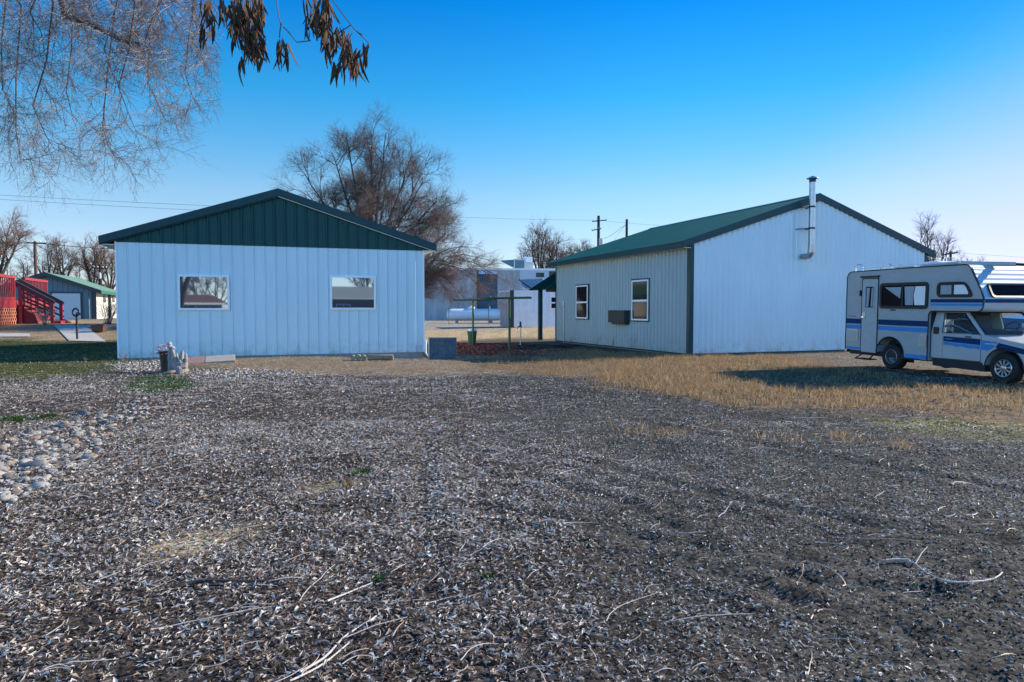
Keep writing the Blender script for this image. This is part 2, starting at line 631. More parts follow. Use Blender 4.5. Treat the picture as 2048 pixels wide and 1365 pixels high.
# ------------------------------------------------------------------ ground
def poly_w(pts):
    return np.array([[p.x, p.y] for p in (gp(a, b) for a, b in pts)])


def inside(poly, x, y):
    r = np.zeros(x.shape, bool)
    n = len(poly)
    for i in range(n):
        x0, y0 = poly[i]
        x1, y1 = poly[(i + 1) % n]
        if y0 == y1:
            continue
        c = ((y0 > y) != (y1 > y)) & (x < (x1 - x0) * (y - y0) / (y1 - y0) + x0)
        r ^= c
    return r


def soft(poly, x, y, jit=0.5, n=10, seed=5):
    """share of jittered samples inside a polygon: a frayed edge"""
    rg = np.random.default_rng(seed)
    acc = np.zeros(x.shape)
    for _ in range(n):
        a, b = rg.normal(0, jit, 2)
        acc += inside(poly, x + a + (N2(x, y, 0.9) - 0.5) * jit * 3, y + b + (N3(x, y, 0.9) - 0.5) * jit * 3)
    return acc / n


Z = {
    'tan': poly_w([(250, 722), (848, 716), (905, 718), (990, 728), (1060, 742), (860, 752), (600, 748), (420, 740)]),
    'lawn': poly_w([(-300, 682), (236, 682), (236, 722), (225, 735), (130, 752), (0, 764), (-300, 770)]),
    'patch': poly_w([(240, 768), (262, 754), (330, 750), (385, 757), (396, 770), (350, 782), (280, 784)]),
    'dry': poly_w([(925, 716), (1010, 706), (1110, 698), (1378, 712), (1560, 706), (1640, 718), (1700, 740), (1900, 770), (2300, 790),
                   (2500, 880), (2048, 858), (1850, 828), (1560, 818), (1400, 800), (1250, 775), (1100, 750), (985, 738)]),
    'dirt': poly_w([(790, 648), (1130, 650), (1130, 676), (1000, 676), (900, 680), (790, 690)]),
    'mulch': poly_w([(905, 686), (1060, 690), (1100, 702), (1050, 712), (960, 710), (912, 702)]),
    'back': poly_w([(-400, 642), (250, 640), (250, 682), (-400, 682)]),
    'moss': poly_w([(1760, 834), (1950, 846), (2200, 862), (2200, 880), (1900, 868), (1800, 856)]),
    'rv': poly_w([(1480, 706), (1700, 700), (2300, 700), (2300, 785), (1900, 765), (1700, 742), (1600, 728)]),
    'litter': poly_w([(-400, 770), (230, 752), (640, 748), (900, 755), (1000, 800), (1060, 880), (1150, 960), (1240, 1100), (1380, 1250), (1480, 1480), (1900, 3000), (-2500, 3000), (-900, 1480)]),
    'bare': poly_w([(230, 1100), (330, 1065), (470, 1040), (560, 1045), (480, 1075), (360, 1100), (280, 1118)]),
    'bare2': poly_w([(560, 985), (660, 955), (700, 965), (640, 990)]),
    'stones': poly_w([(-80, 915), (40, 862), (110, 845), (175, 838), (240, 800), (300, 795), (318, 812), (290, 835), (225, 862), (195, 905), (110, 960), (30, 1000), (-80, 1010)]),
    'gravel_far': poly_w([(780, 636), (1010, 636), (1010, 660), (780, 662)]),
}


def zones(x, y):
    """base colour of the ground and weights of the cover growing or lying on it"""
    col = np.zeros(x.shape + (3,))
    n = fbm(x, y, 1.7)[..., None]
    n2 = fbm(x + 9, y, 0.45, N2)[..., None]
    soil = np.array([0.034, 0.032, 0.028]) * (0.6 + 1.1 * n) + np.array([0.028, 0.026, 0.022]) * n2
    col[:] = soil
    far = ss(26, 45, y)[..., None]
    col = col * (1 - far) + np.array([0.20, 0.16, 0.10]) * far

    def mix(key, c, jit=0.3, k=1.0, sd=5):
        nonlocal col
        a = soft(Z[key], x, y, jit, seed=sd) * k
        col = col * (1 - a[..., None]) + np.array(c) * (0.7 + 0.6 * n2) * a[..., None]
        return a
    W = {}
    W['litter'] = mix('litter', (0.048, 0.036, 0.029), 0.6, 0.8)
    mix('back', (0.27, 0.20, 0.12), 0.4)
    mix('rv', (0.12, 0.10, 0.075), 0.4, 0.9)
    mix('tan', (0.17, 0.128, 0.082), 0.35)
    W['dry'] = mix('dry', (0.13, 0.088, 0.05), 0.28)
    mix('dirt', (0.36, 0.28, 0.17), 0.4)
    mix('gravel_far', (0.27, 0.24, 0.20), 0.4)
    W['mulch'] = mix('mulch', (0.15, 0.045, 0.03), 0.25, 0.9)
    W['lawn'] = mix('lawn', (0.035, 0.042, 0.015), 0.35)
    W['patch'] = mix('patch', (0.03, 0.06, 0.02), 0.12)
    W['moss'] = mix('moss', (0.17, 0.16, 0.025), 0.25, 0.75)
    W['bare'] = np.maximum(mix('bare', (0.30, 0.24, 0.15), 0.12, 0.9), mix('bare2', (0.24, 0.20, 0.13), 0.12, 0.8))
    W['stones'] = soft(Z['stones'], x, y, 0.1)
    return col, W


def spaced(lo, a, b, hi, step, gr):
    r = list(np.arange(a, b + step / 2, step))
    s, v = step, a
    left = []
    while v > lo:
        s *= gr
        v -= s
        left.append(v)
    s, v = step, r[-1]
    right = []
    while v < hi:
        s *= gr
        v += s
        right.append(v)
    return np.array(left[::-1] + r + right)


TRACKS = [[(1000, 890), (1180, 925), (1420, 985), (1700, 1040), (2060, 1085)],
          [(1060, 950), (1250, 1000), (1440, 1110), (1620, 1160), (1840, 1180), (2060, 1220)],
          [(1150, 820), (1330, 850), (1600, 900), (2060, 985)],
          [(860, 1190), (845, 980), (850, 880), (905, 800), (1000, 760)],
          [(1380, 1120), (1560, 1190), (1800, 1260), (2060, 1300)], [(930, 1010), (1100, 1030), (1300, 1075), (1600, 1120), (2060, 1150)]]


def track_mask(x, y):
    """where wheels have pressed the litter into the soil"""
    r = np.zeros(np.shape(x))
    for tr in TRACKS:
        P = [gp(a, b) for a, b in tr]
        for p, q in zip(P[:-1], P[1:]):
            ex, ey = q.x - p.x, q.y - p.y
            t = np.clip(((x - p.x) * ex + (y - p.y) * ey) / (ex * ex + ey * ey), 0, 1)
            d = np.hypot(x - p.x - t * ex, y - p.y - t * ey)
            r = np.maximum(r, np.exp(-(d / 0.13) ** 2))
    return r


def relief(x, y):
    z = terrain(x, y) + (fbm(x, y, 0.8, N3) - 0.5) * 0.05 + (N2(x, y, 0.22) - 0.5) * 0.018
    for tr in TRACKS:
        P = [gp(a, b) for a, b in tr]
        for p, q in zip(P[:-1], P[1:]):
            ex, ey = q.x - p.x, q.y - p.y
            l2 = ex * ex + ey * ey
            t = np.clip(((x - p.x) * ex + (y - p.y) * ey) / l2, 0, 1)
            d = np.hypot(x - p.x - t * ex, y - p.y - t * ey)
            z = z - 0.016 * np.exp(-(d / 0.09) ** 2) + 0.008 * np.exp(-((d - 0.19) / 0.08) ** 2)
    return z


gx = spaced(-700, -7, 8, 700, 0.075, 1.07)
gy = spaced(-250, 2.2, 11, 1500, 0.06, 1.05)
GX, GY = np.meshgrid(gx, gy)
# far cells keep the plain terrain, near ones get the small relief
wn_ = 1 - ss(14, 26, np.hypot(GX, GY))
GZ = terrain(GX, GY) * (1 - wn_) + relief(GX, GY) * wn_
GZ = GZ - 0.02
gcol, _ = zones(GX, GY)
ny, nx = GX.shape
idx = np.arange(ny * nx).reshape(ny, nx)
fc = np.stack([idx[:-1, :-1], idx[:-1, 1:], idx[1:, 1:], idx[1:, :-1]], -1).reshape(-1, 4)


def ground_mat():
    m = mat('ground_soil', (0.1, 0.1, 0.1), 0.9, spec=0.08, attr=True)
    nt = m.node_tree
    b = nt.nodes['Principled BSDF']
    L = nt.links.new
    src = b.inputs['Base Color'].links[0].from_socket
    geo = nt.nodes.new('ShaderNodeNewGeometry')
    hts = []
    for sc_, amt in ((22.0, 0.55), (70.0, 0.45)):
        v = nt.nodes.new('ShaderNodeTexVoronoi')
        v.inputs['Scale'].default_value = sc_
        L(geo.outputs['Position'], v.inputs['Vector'])
        sx = nt.nodes.new('ShaderNodeSeparateColor')
        L(v.outputs['Color'], sx.inputs[0])
        mr = nt.nodes.new('ShaderNodeMapRange')
        mr.inputs['To Min'].default_value = 1 - amt
        mr.inputs['To Max'].default_value = 1 + amt * 1.2
        L(sx.outputs[0], mr.inputs['Value'])
        mx = nt.nodes.new('ShaderNodeMix')
        mx.data_type = 'RGBA'
        mx.blend_type = 'MULTIPLY'
        mx.inputs['Factor'].default_value = 1
        L(src, mx.inputs['A'])
        L(mr.outputs[0], mx.inputs['B'])
        src = mx.outputs['Result']
        hts.append(v.outputs['Distance'])
    L(src, b.inputs['Base Color'])
    n = nt.nodes.new('ShaderNodeTexNoise')
    n.inputs['Scale'].default_value = 9
    n.inputs['Detail'].default_value = 8
    L(geo.outputs['Position'], n.inputs['Vector'])
    ad = nt.nodes.new('ShaderNodeMath')
    ad.operation = 'MULTIPLY_ADD'
    L(hts[0], ad.inputs[0])
    ad.inputs[1].default_value = -0.8
    L(n.outputs['Fac'], ad.inputs[2])
    bp = nt.nodes.new('ShaderNodeBump')
    bp.inputs['Strength'].default_value = 0.6
    bp.inputs['Distance'].default_value = 0.018
    L(ad.outputs[0], bp.inputs['Height'])
    L(bp.outputs[0], b.inputs['Normal'])
    return m


ground = np_mesh('ground', np.stack([GX, GY, GZ], -1).reshape(-1, 3), fc, ground_mat(), gcol.reshape(-1, 3), True)
tag(ground, 'bare dirt and gravel yard littered with leaves', 'ground', kind='structure')


def gz(x, y):
    """height of the built ground"""
    wv = 1 - ss(14, 26, np.hypot(x, y))
    return terrain(x, y) * (1 - wv) + relief(x, y) * wv - 0.02


def sheet(name, pts, m, label, cat, h=0.012, n=14):
    """thin paved sheet following the ground"""
    P = [gp(a, b) for a, b in pts]
    mb = MB()
    for i in range(n + 1):
        for j in range(n + 1):
            s, t = i / n, j / n
            p = (P[0] * (1 - s) + P[1] * s) * (1 - t) + (P[3] * (1 - s) + P[2] * s) * t
            mb.v.append((p.x, p.y, tz(p.x, p.y) + h))
    for i in range(n):
        for j in range(n):
            a = i * (n + 1) + j
            mb.f.append((a, a + n + 1, a + n + 2, a + 1))
    o = mb.build(name, m)
    return tag(o, label, cat, kind='structure')


sheet('path', [(138, 682), (212, 684), (166, 651), (106, 651)], M['path'], 'pale concrete path leading to the red steps', 'path')
sheet('path', [(-260, 676), (60, 674), (60, 668), (-260, 666)], M['path'], 'narrow grey walkway crossing in front of the red deck', 'path', 0.016)

# ------------------------------------------------------------------ white building with the green gable
GRID = R(20.5)


def left_building():
    rz = R(19.6)
    o = gp(237, 719)
    o.z = 0.0
    t = thing('metal_building', 'white ribbed metal building with dark green gable and two picture windows', 'building', o, rz)
    P = lambda px, py, off=0.0: on_plane(o, rz, px, py, off)
    W = P(848, 700)[0]
    zb = 0.03
    D = 8.0
    zl = P(228, 483)[1]
    ap = P(556, 378, -0.10)
    lt = P(197, 473, -0.10)
    rt = P(872, 489, -0.10)
    xm = ap[0]
    th = 0.24                                             # depth of the rake board

    def ztop(u):
        if u < xm:
            return lt[1] + (ap[1] - lt[1]) * (u - lt[0]) / (xm - lt[0]) - 0.06
        return rt[1] + (ap[1] - rt[1]) * (rt[0] - u) / (rt[0] - xm) - 0.06
    pr = ribs(0, W, 0.335, 0.045, 0.10, 0.03, 0.22, (xm,), 0.006)
    MB().strips(pr, lambda u, q: (u, -q, zb), lambda u, q: (u, -q, zl)).build('wall', M['white_siding'], t)
    MB().strips(pr, lambda u, q: (u, -q - 0.012, zl - 0.02), lambda u, q: (u, -q - 0.012, max(ztop(u), zl))).build('gable', M['green_siding'], t)
    mb = MB()
    mb.strips(ribs(0, D, 0.335, 0.022, 0.055, 0.022, 0.1), lambda u, q: (W + q, u, zb), lambda u, q: (W + q, u, zl))
    mb.strips(ribs(0, D, 0.335, 0.022, 0.055, 0.022, 0.1), lambda u, q: (-q, u, zb), lambda u, q: (-q, u, zl))
    mb.strips(pr, lambda u, q: (u, D + q, zb), lambda u, q: (u, D + q, max(ztop(u), zl)))
    mb.build('side_wall', M['white_siding'], t)
    for x0 in (-0.02, W - 0.03):
        MB().box(x0, x0 + 0.05, -0.03, 0.03, zb, zl).build('corner_trim', M['vinyl'], t)
    # screw lines across the sheets
    mb = MB()
    for zz in (0.12, 1.15, 2.35):
        u = 0.12
        while u < W:
            mb.box(u - 0.006, u + 0.006, -0.006, 0.0, zz - 0.006, zz + 0.006)
            u += 0.1675
    mb.build('screw', M['galv'], t)['kind'] = 'stuff'
    MB().box(0.03, W - 0.03, 0.02, D - 0.03, -0.45, zb + 0.05).build('foundation', M['concrete'], t)
    # roof: two slabs with a ridge, rake boards, soffits
    mb = MB()
    e = 0.0
    mb.slab((lt[0], -0.10, lt[1]), (xm, -0.10, ap[1]), (xm, D + 0.28, ap[1]), (lt[0], D + 0.28, lt[1]), 0.05)
    mb.slab((xm, -0.10, ap[1]), (rt[0], -0.10, rt[1]), (rt[0], D + 0.28, rt[1]), (xm, D + 0.28, ap[1]), 0.05)
    mb.build('roof', M['green_roof'], t)
    for a, b in ((lt, ap), (ap, rt)):
        MB().prism([(a[0], a[1] + 0.012), (b[0], b[1] + 0.012), (b[0], b[1] - th), (a[0], a[1] - th + 0.02)], -0.135, -0.103).build('rake_board', M['green_trim'], t)
        MB().prism([(a[0], a[1] - th), (b[0], b[1] - th - 0.02), (b[0], b[1] - th - 0.04), (a[0], a[1] - th - 0.02)], -0.125, -0.085 if b is rt else -0.05).build('soffit', M['soffit' if b is rt else 'green_trim'], t)
    for a, x1 in ((lt, 0.0), (rt, W)):
        s = 1 if x1 == 0 else -1
        mb = MB()
        mb.box(min(a[0], a[0] + s * 0.03), max(a[0], a[0] + s * 0.03), -0.10, D + 0.28, a[1] - th + 0.02, a[1] - 0.05)
        mb.build('eave_board', M['green_trim'], t)
        MB().box(min(a[0] + s * 0.035, x1), max(a[0] + s * 0.035, x1), -0.09, D + 0.2, a[1] - th - 0.01, a[1] - th + 0.018).build('soffit', M['soffit'], t)
    # windows
    for (x0p, y0p, x1p, y1p) in ((353, 549, 460, 621), (658, 551, 752, 620)):
        x0, z1 = P(x0p + 1.5, y0p, -0.05)
        x1, z0 = P(x1p, y1p, -0.05)
        fr = MB().ring(rrect(x0, x1, z0, z1, 0.004, 1), rrect(x0 + 0.07, x1 - 0.07, z0 + 0.07, z1 - 0.07, 0.004, 1), -0.080, -0.002).build('window', M['vinyl'], t, bevel=0.006)
        MB().box(x0 + 0.065, x1 - 0.065, -0.060, -0.052, z0 + 0.065, z1 - 0.065).build('pane', M['mirror_glass'], fr)
    # downspout stub at the right corner
    MB().tube([(W + 0.05, -0.05, 0.45), (W + 0.05, -0.05, 0.0), (W + 0.12, -0.12, -0.12)], 0.04, 8).build('drain_pipe', M['vinyl'], t)
    return t


left_building()


# ------------------------------------------------------------------ large shed with green roof
def right_building():
    rz = GRID
    o = gp(1378, 712)
    t = thing('metal_shed', 'large white metal shed with dark green roof, corner trim and stovepipe', 'building', o, rz)
    G = lambda px, py, off=0.0: on_plane(o, rz, px, py, off, 'x')
    S = lambda px, py, off=0.0: on_plane(o, rz, px, py, off, 'y')
    W = G(1852, 560)[0]
    Ln = S(1112, 600)[0]
    zb = G(1378, 708)[1]
    ze = S(1367, 497)[1]
    ap = G(1627, 388, -0.06)
    lt = G(1369, 484, -0.06)
    rt = G(1869, 502, -0.06)
    lt = (-0.36, lt[1] + 0.0)
    rt = (W + 0.36, lt[1])
    xm = W / 2
    zap = ap[1]

    def ztop(u):
        return zap - (zap - lt[1]) * abs(u - xm) / (xm - lt[0]) - 0.05
    pr = ribs(0.14, W - 0.12, 0.229, 0.042, 0.08, 0.022, 0.14, (xm,), 0.004)
    MB().strips(pr, lambda u, q: (u, -q, zb), lambda u, q: (u, -q, ztop(u))).build('gable_wall', M['gloss_siding'], t)
    ps = ribs(0.14, Ln, 0.229, 0.045, 0.075, 0.02, 0.14)
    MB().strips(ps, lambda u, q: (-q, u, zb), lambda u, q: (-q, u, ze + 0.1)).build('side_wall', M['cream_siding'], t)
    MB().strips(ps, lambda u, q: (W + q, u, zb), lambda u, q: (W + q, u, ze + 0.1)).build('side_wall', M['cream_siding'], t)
    MB().strips(pr, lambda u, q: (u, Ln + q, zb), lambda u, q: (u, Ln + q, ztop(u))).build('gable_wall', M['gloss_siding'], t)
    for x0, x1 in ((-0.025, 0.14), (W - 0.13, W + 0.025)):
        MB().box(x0, x1, -0.025, 0.14, zb - 0.02, ze + 0.1).build('corner_trim', M['green_trim'], t)
    MB().box(-0.025, 0.08, Ln - 0.05, Ln + 0.03, zb - 0.02, ze + 0.1).build('corner_trim', M['green_trim'], t)
    mb = MB()
    mb.box(-0.028, W, -0.03, -0.002, zb - 0.05, zb + 0.0)
    mb.box(-0.03, -0.002, 0, Ln, zb - 0.05, zb + 0.0)
    mb.build('base_trim', M['green_trim'], t)
    MB().box(0.03, W - 0.03, 0.03, Ln - 0.03, -0.3, zb).build('foundation', M['concrete'], t)
    # ribbed roof
    pr2 = ribs(-0.06, Ln + 0.3, 0.229, 0.022, 0.05, 0.02, 0.12, (), 0.004)
    mb = MB()
    mb.strips(pr2, lambda u, q: (lt[0], u, lt[1] + q), lambda u, q: (xm, u, zap + q))
    mb.strips(pr2, lambda u, q: (rt[0], u, rt[1] + q), lambda u, q: (xm, u, zap + q))
    rf = mb.build('roof', M['green_roof'], t)
    MB().prism([(xm - 0.18, zap - 0.03), (xm, zap + 0.045), (xm + 0.18, zap - 0.03), (xm, zap + 0.03)], -0.075, Ln + 0.31).build('ridge_cap', M['green_roof'], rf)
    th = 0.23
    for a, b in ((lt, (xm, zap)), ((xm, zap), rt)):
        MB().prism([(a[0], a[1] + 0.03), (b[0], b[1] + 0.03), (b[0], b[1] - th), (a[0], a[1] - th + 0.03)], -0.085, -0.03).build('rake_trim', M['green_trim'], t)
    for s, a in ((1, lt), (-1, rt)):
        x0, x1 = sorted((a[0], a[0] + s * 0.03))
        MB().box(x0, x1, -0.06, Ln + 0.3, a[1] - 0.2, a[1] - 0.01).build('eave_board', M['green_trim'], t)
        x0, x1 = sorted((a[0] + s * 0.032, 0 if s == 1 else W))
        MB().box(x0, x1, -0.028, Ln + 0.28, a[1] - 0.19, a[1] - 0.165).build('soffit', M['soffit'], t)
    # windows on the long wall
    for (x0p, y0p, x1p, y1p) in ((1152, 572, 1175.5, 638), (1263.5, 561.5, 1296.5, 642)):
        y1, zt = S(x0p, y0p, -0.06)
        y0, zz = S(x1p, y1p, -0.06)
        fo = MB().ring(rrect(y0 - 0.05, y1 + 0.05, zz - 0.04, zt + 0.05, 0.003, 1), rrect(y0, y1, zz, zt, 0.003, 1), -0.065, -0.0, 'yz').build('window', M['green_trim'], t)
        fr = MB().ring(rrect(y0 + 0.002, y1 - 0.002, zz + 0.002, zt - 0.002, 0.003, 1), rrect(y0 + 0.07, y1 - 0.07, zz + 0.06, zt - 0.06, 0.003, 1), -0.078, -0.002, 'yz')
        zm = zz + (zt - zz) * 0.49
        fr.box(-0.076, -0.004, y0 + 0.066, y1 - 0.066, zm - 0.035, zm + 0.035)
        fr.build('frame', M['vinyl'], fo)
        MB().box(-0.056, -0.05, y0 + 0.06, y1 - 0.06, zz + 0.05, zm - 0.03).build('pane', M['glass'], fo)
        MB().box(-0.064, -0.058, y0 + 0.06, y1 - 0.06, zm + 0.03, zt - 0.05).build('pane', M['glass'], fo)
    # cooler box hung on the wall
    y1, zt = S(1216, 621, -0.27)
    y0, zz = S(1248, 646, -0.27)
    ac = MB().box(-0.27, -0.02, y0, y1, zz, zt).build('cooler_box', M['ac_box'], t, bevel=0.012)
    mb = MB()
    for k in range(9):
        z_ = zz + 0.05 + (zt - zz - 0.1) * k / 8
        mb.box(-0.278, -0.269, y0 + 0.05, y1 - 0.05, z_ - 0.008, z_ + 0.008)
    mb.build('grille', M['black_metal'], ac)
    MB().box(-0.24, -0.05, y0 + 0.02, y1 - 0.25, zz - 0.07, zz - 0.002).build('drip_tray', M['black_metal'], ac)
    # conduit with a meter box
    yc, z1 = S(1127, 612, -0.06)
    MB().tube([(-0.05, yc, -0.02), (-0.05, yc, z1)], 0.022, 8).build('conduit', M['galv'], t)
    MB().box(-0.11, -0.022, yc - 0.12, yc + 0.1, z1, z1 + 0.22).build('meter_box', M['insul'], t, bevel=0.01)
    # stovepipe
    off = -0.42
    xc, z0 = G(1618, 512, off)
    xp, z1 = G(1625, 362, off)
    r = 0.105
    xp = (xc + xp) / 2 + 0.05
    el = [(xp - 0.02, -0.01, z0), (xp - 0.02, off + 0.14, z0)]
    for k in range(1, 6):
        a = R(90 * k / 5)
        el.append((xp - 0.02, off + 0.14 - 0.14 * math.sin(a), z0 + 0.14 - 0.14 * math.cos(a)))
    el += [(xp, off, z0 + 0.5), (xp, off, z1)]
    pipe = MB().tube(el, r, 18).build('stovepipe', M['galv'], t, smooth=True)
    MB().lathe([(0.02, z1 + 0.17), (0.20, z1 + 0.09), (0.205, z1 + 0.07), (0.11, z1 + 0.065)], (xp, off, 0), 'z', 20).build('rain_cap', M['galv'], pipe)
    MB().lathe([(0.115, z1 + 0.065), (0.115, z1 - 0.05)], (xp, off, 0), 'z', 20).build('cap_collar', M['black_metal'], pipe)
    for py in (414, 457):
        _, zz = G(1622, py, off)
        b = MB().lathe([(r + 0.004, zz - 0.03), (r + 0.012, zz - 0.03), (r + 0.012, zz + 0.03), (r + 0.004, zz + 0.03)], (xp, off, 0), 'z', 18)
        b.bar((xp - 0.1, off + 0.02, zz), (xp - 0.32, -0.01, zz), 0.03, 0.03)
        b.bar((xp + 0.06, off + 0.08, zz), (xp + 0.1, -0.01, zz), 0.03, 0.03)
        b.build('pipe_bracket', M['black_metal'], pipe)
    # small porch roof at the far end of the long wall
    yp = Ln + 2.2
    xe_, zl_ = G(1087, 578, Ln + 0.3)
    zh_ = zl_ + (0.95 - xe_) * 0.62
    MB().box(xe_ + 0.16, xe_ + 0.34, Ln + 1.2, Ln + 1.38, -0.1, zl_ + 0.02).build('porch_post', M['green_trim'], t)
    MB().slab((xe_, Ln + 0.04, zl_), (0.95, Ln + 0.04, zh_), (0.95, yp, zh_), (xe_, yp, zl_), 0.05).build('porch_roof', M['porch_green'], t)
    MB().prism([(xe_ + 0.03, zl_ - 0.16), (xe_ + 0.03, zl_ - 0.07), (0.92, zh_ - 0.1), (0.92, zl_ - 0.16)], Ln + 0.06, Ln + 0.1).build('porch_gable', M['brown_wood'], t)
    MB().bar((xe_ + 0.02, Ln + 0.02, zl_ - 0.06), (0.92, Ln + 0.02, zh_ - 0.06), 0.03, 0.13).build('porch_fascia', M['green_trim'], t)
    # low roof of the annexe behind on the right
    MB().slab((W + 0.02, 3.0, ze - 0.35), (W + 3.2, 3.0, ze - 1.1), (W + 3.2, 9, ze - 1.1), (W + 0.02, 9, ze - 0.35), 0.12).build('lean_to_roof', M['green_roof'], t)
    MB().box(W + 0.04, W + 3.0, 3.2, 8.8, -0.1, ze - 1.25).build('lean_to_wall', M['cream_siding'], t)
    return t


right_building()


# ------------------------------------------------------------------ yard between the sheds
def clothes_pole(px, py, ptop, xl, xr, label):
    p = gp(px, py)
    h = at(px, ptop, p.y).z
    t = thing('clothesline_pole', label, 'clothesline', p, 0, 'green clothesline poles')
    a, b = at(xl, ptop, p.y), at(xr, ptop, p.y)
    hz = h - p.z
    MB().tube([(0, 0, -0.15), (0, 0, hz - 0.02)], 0.043, 10).build('post', M['pole_green'], t, smooth=True)
    MB().tube([(a.x - p.x, 0.1, hz), (b.x - p.x, -0.1, hz + 0.02)], 0.04, 10).build('crossbar', M['pole_green'], t, smooth=True)
    for k in range(4):
        s = 0.08 + 0.84 * k / 3
        x = (a.x + (b.x - a.x) * s) - p.x
        MB().tube([(x, 0.1 - 0.2 * s, hz + 0.03), (x, 0.1 - 0.2 * s, hz + 0.075)], 0.012, 6).build('hook', M['galv'], t)
    return t


clothes_pole(946, 692, 600.5, 907, 986, 'farther green T shaped clothesline pole beside the green bin')
clothes_pole(1019, 710, 597, 974, 1063, 'nearer green T shaped clothesline pole standing at the red mulch')

p = gp(943.5, 691)
t = thing('rubbish_bin', 'dark green tapered bin with white lid behind the clothesline pole', 'bin', (p.x, p.y + 0.25, p.z))
MB().lathe([(0.15, 0), (0.21, 0.56), (0.23, 0.57), (0.23, 0.61), (0.20, 0.61), (0.19, 0.55)], sides=20).build('bin_body', M['bin_green'], t, smooth=True)
MB().lathe([(0.19, 0.60), (0.19, 0.66), (0.16, 0.71), (0.03, 0.73)], sides=20).build('lid', M['tank_white'], t, smooth=True)

p = gp(858, 719)
t = thing('sheet_metal_panel', 'mottled grey galvanised sheet leaning upright beside the white building corner', 'metal sheet', p, R(3))
x1 = at(913, 719, p.y).x - p.x
hz = at(885, 675.5, p.y).z - p.z
mb = MB()
mb.slab((0, 0, -0.02), (x1, 0, -0.02), (x1, 0.10, hz), (0, 0.10, hz), 0.012)
mb.build('sheet', M['galv_sheet'], t)
MB().box(-0.02, x1, 0.09, 0.115, hz - 0.02, hz + 0.008).build('folded_edge', M['galv'], t)
MB().box(-0.03, 0.015, 0.0, 0.06, 0, hz).build('folded_edge', M['galv'], t)

p = gp(1041, 692)
t = thing('yard_hydrant', 'galvanised standpipe hydrant with dark handle beside the coiled hose', 'hydrant', p)
hz = at(1041, 652, p.y).z - p.z
MB().tube([(0, 0, -0.1), (0, 0, hz)], 0.028, 8).build('standpipe', M['galv'], t)
MB().tube([(0, 0, hz - 0.05), (0, 0, hz + 0.18)], [0.05, 0.04], 8).build('head', M['black_metal'], t)
MB().tube([(0, 0, hz), (-0.10, -0.05, hz - 0.05), (-0.13, -0.06, hz - 0.14)], 0.022, 8).build('spout', M['black_metal'], t)
MB().bar((0, 0, hz + 0.17), (0.05, 0, hz - 0.1), 0.02, 0.02).build('handle', M['black_metal'], t)

rg = random.Random(4)
p = gp(1062, 698)
pts = []
for k in range(150):
    a = k * 0.21
    r = 0.55 + 0.3 * math.sin(k * 0.13) + 0.15 * rg.random()
    x, y = p.x + 1.5 * r * math.cos(a) + k * 0.006, p.y + r * 0.9 * math.sin(a)
    pts.append((x, y, float(gz(x, y)) + 0.03 + 0.10 * (k / 150) + 0.05 * max(0, math.sin(a * 1.3))))
tag(MB().tube(pts, 0.022, 6).build('garden_hose', M['rubber'], smooth=True), 'black hose coiled on the ground at the hydrant', 'hose')

# pots and stumps at the left corner
p = gp(332, 742)
t = thing('flower_pot', 'tall black pot of pink artificial flowers next to the grey stumps', 'flower pot', p)
MB().lathe([(0.11, -0.02), (0.145, 0.46), (0.155, 0.47), (0.155, 0.50), (0.13, 0.50), (0.12, 0.42)], sides=18).build('pot', M['black_metal'], t, smooth=True)
rg = random.Random(11)
for nm, mm, cnt in (('pink_blooms', 'flower_pink', 22), ('white_blooms', 'flower_white', 22), ('yellow_blooms', 'flower_yellow', 9), ('leaves', 'bin_green', 16)):
    mb = MB()
    for k in range(cnt):
        a, rr = rg.uniform(0, 6.28), 0.17 * math.sqrt(rg.random())
        c = Vector((rr * math.cos(a) - 0.05, rr * math.sin(a) - 0.02, 0.54 + rg.uniform(-0.06, 0.14) - rr * 0.4))
        for q in range(5):
            b = q * 1.256 + rg.random()
            d = Vector((math.cos(b), math.sin(b), rg.uniform(-0.2, 0.5)))
            e = Vector((-math.sin(b), math.cos(b), 0))
            mb.add([c, c + d * 0.03 + e * 0.018, c + d * 0.05, c + d * 0.03 - e * 0.018], [(0, 1, 2, 3)])
    mb.build(nm, M[mm], t)


def knobby(pts, r0, r1, rg, mb, sides=10, n=9):
    q, rr = [], []
    for k in range(n):
        s = k / (n - 1)
        a = Vector(pts[0]).lerp(Vector(pts[1]), s)
        q.append(a + Vector((rg.uniform(-1, 1), rg.uniform(-1, 1), 0)) * 0.012)
        rr.append((r0 * (1 - s) + r1 * s) * rg.uniform(0.85, 1.2))
    rr[-1] *= 0.55
    mb.tube(q, rr, sides)


p = gp(344, 744)
rg = random.Random(3)
t = thing('driftwood_post', 'slim pale driftwood post with a knobbed white top by the flower pot', 'driftwood', p)
mb = MB()
knobby([(0, 0, -0.03), (-0.01, 0.02, 0.58)], 0.085, 0.075, rg, mb)
mb.build('stem', M['driftwood'], t, smooth=True)
mb = MB()
for c, r in (((-0.03, 0, 0.62), 0.07), ((-0.05, 0.01, 0.69), 0.06), ((0.04, -0.02, 0.59), 0.055)):
    mb.lathe([(0.01, c[2] - r), (r * 0.8, c[2] - r * 0.5), (r, c[2]), (r * 0.75, c[2] + r * 0.6), (0.01, c[2] + r)], (c[0], c[1], 0), sides=10)
mb.build('knob', M['stone_pale'], t, smooth=True)
p = gp(360, 745)
t = thing('driftwood_stump', 'weathered grey stump with jagged finger like points', 'driftwood', p)
mb = MB()
knobby([(0, 0, -0.03), (0, 0, 0.27)], 0.17, 0.19, rg, mb, 14)
mb.build('base', M['driftwood'], t, smooth=True)
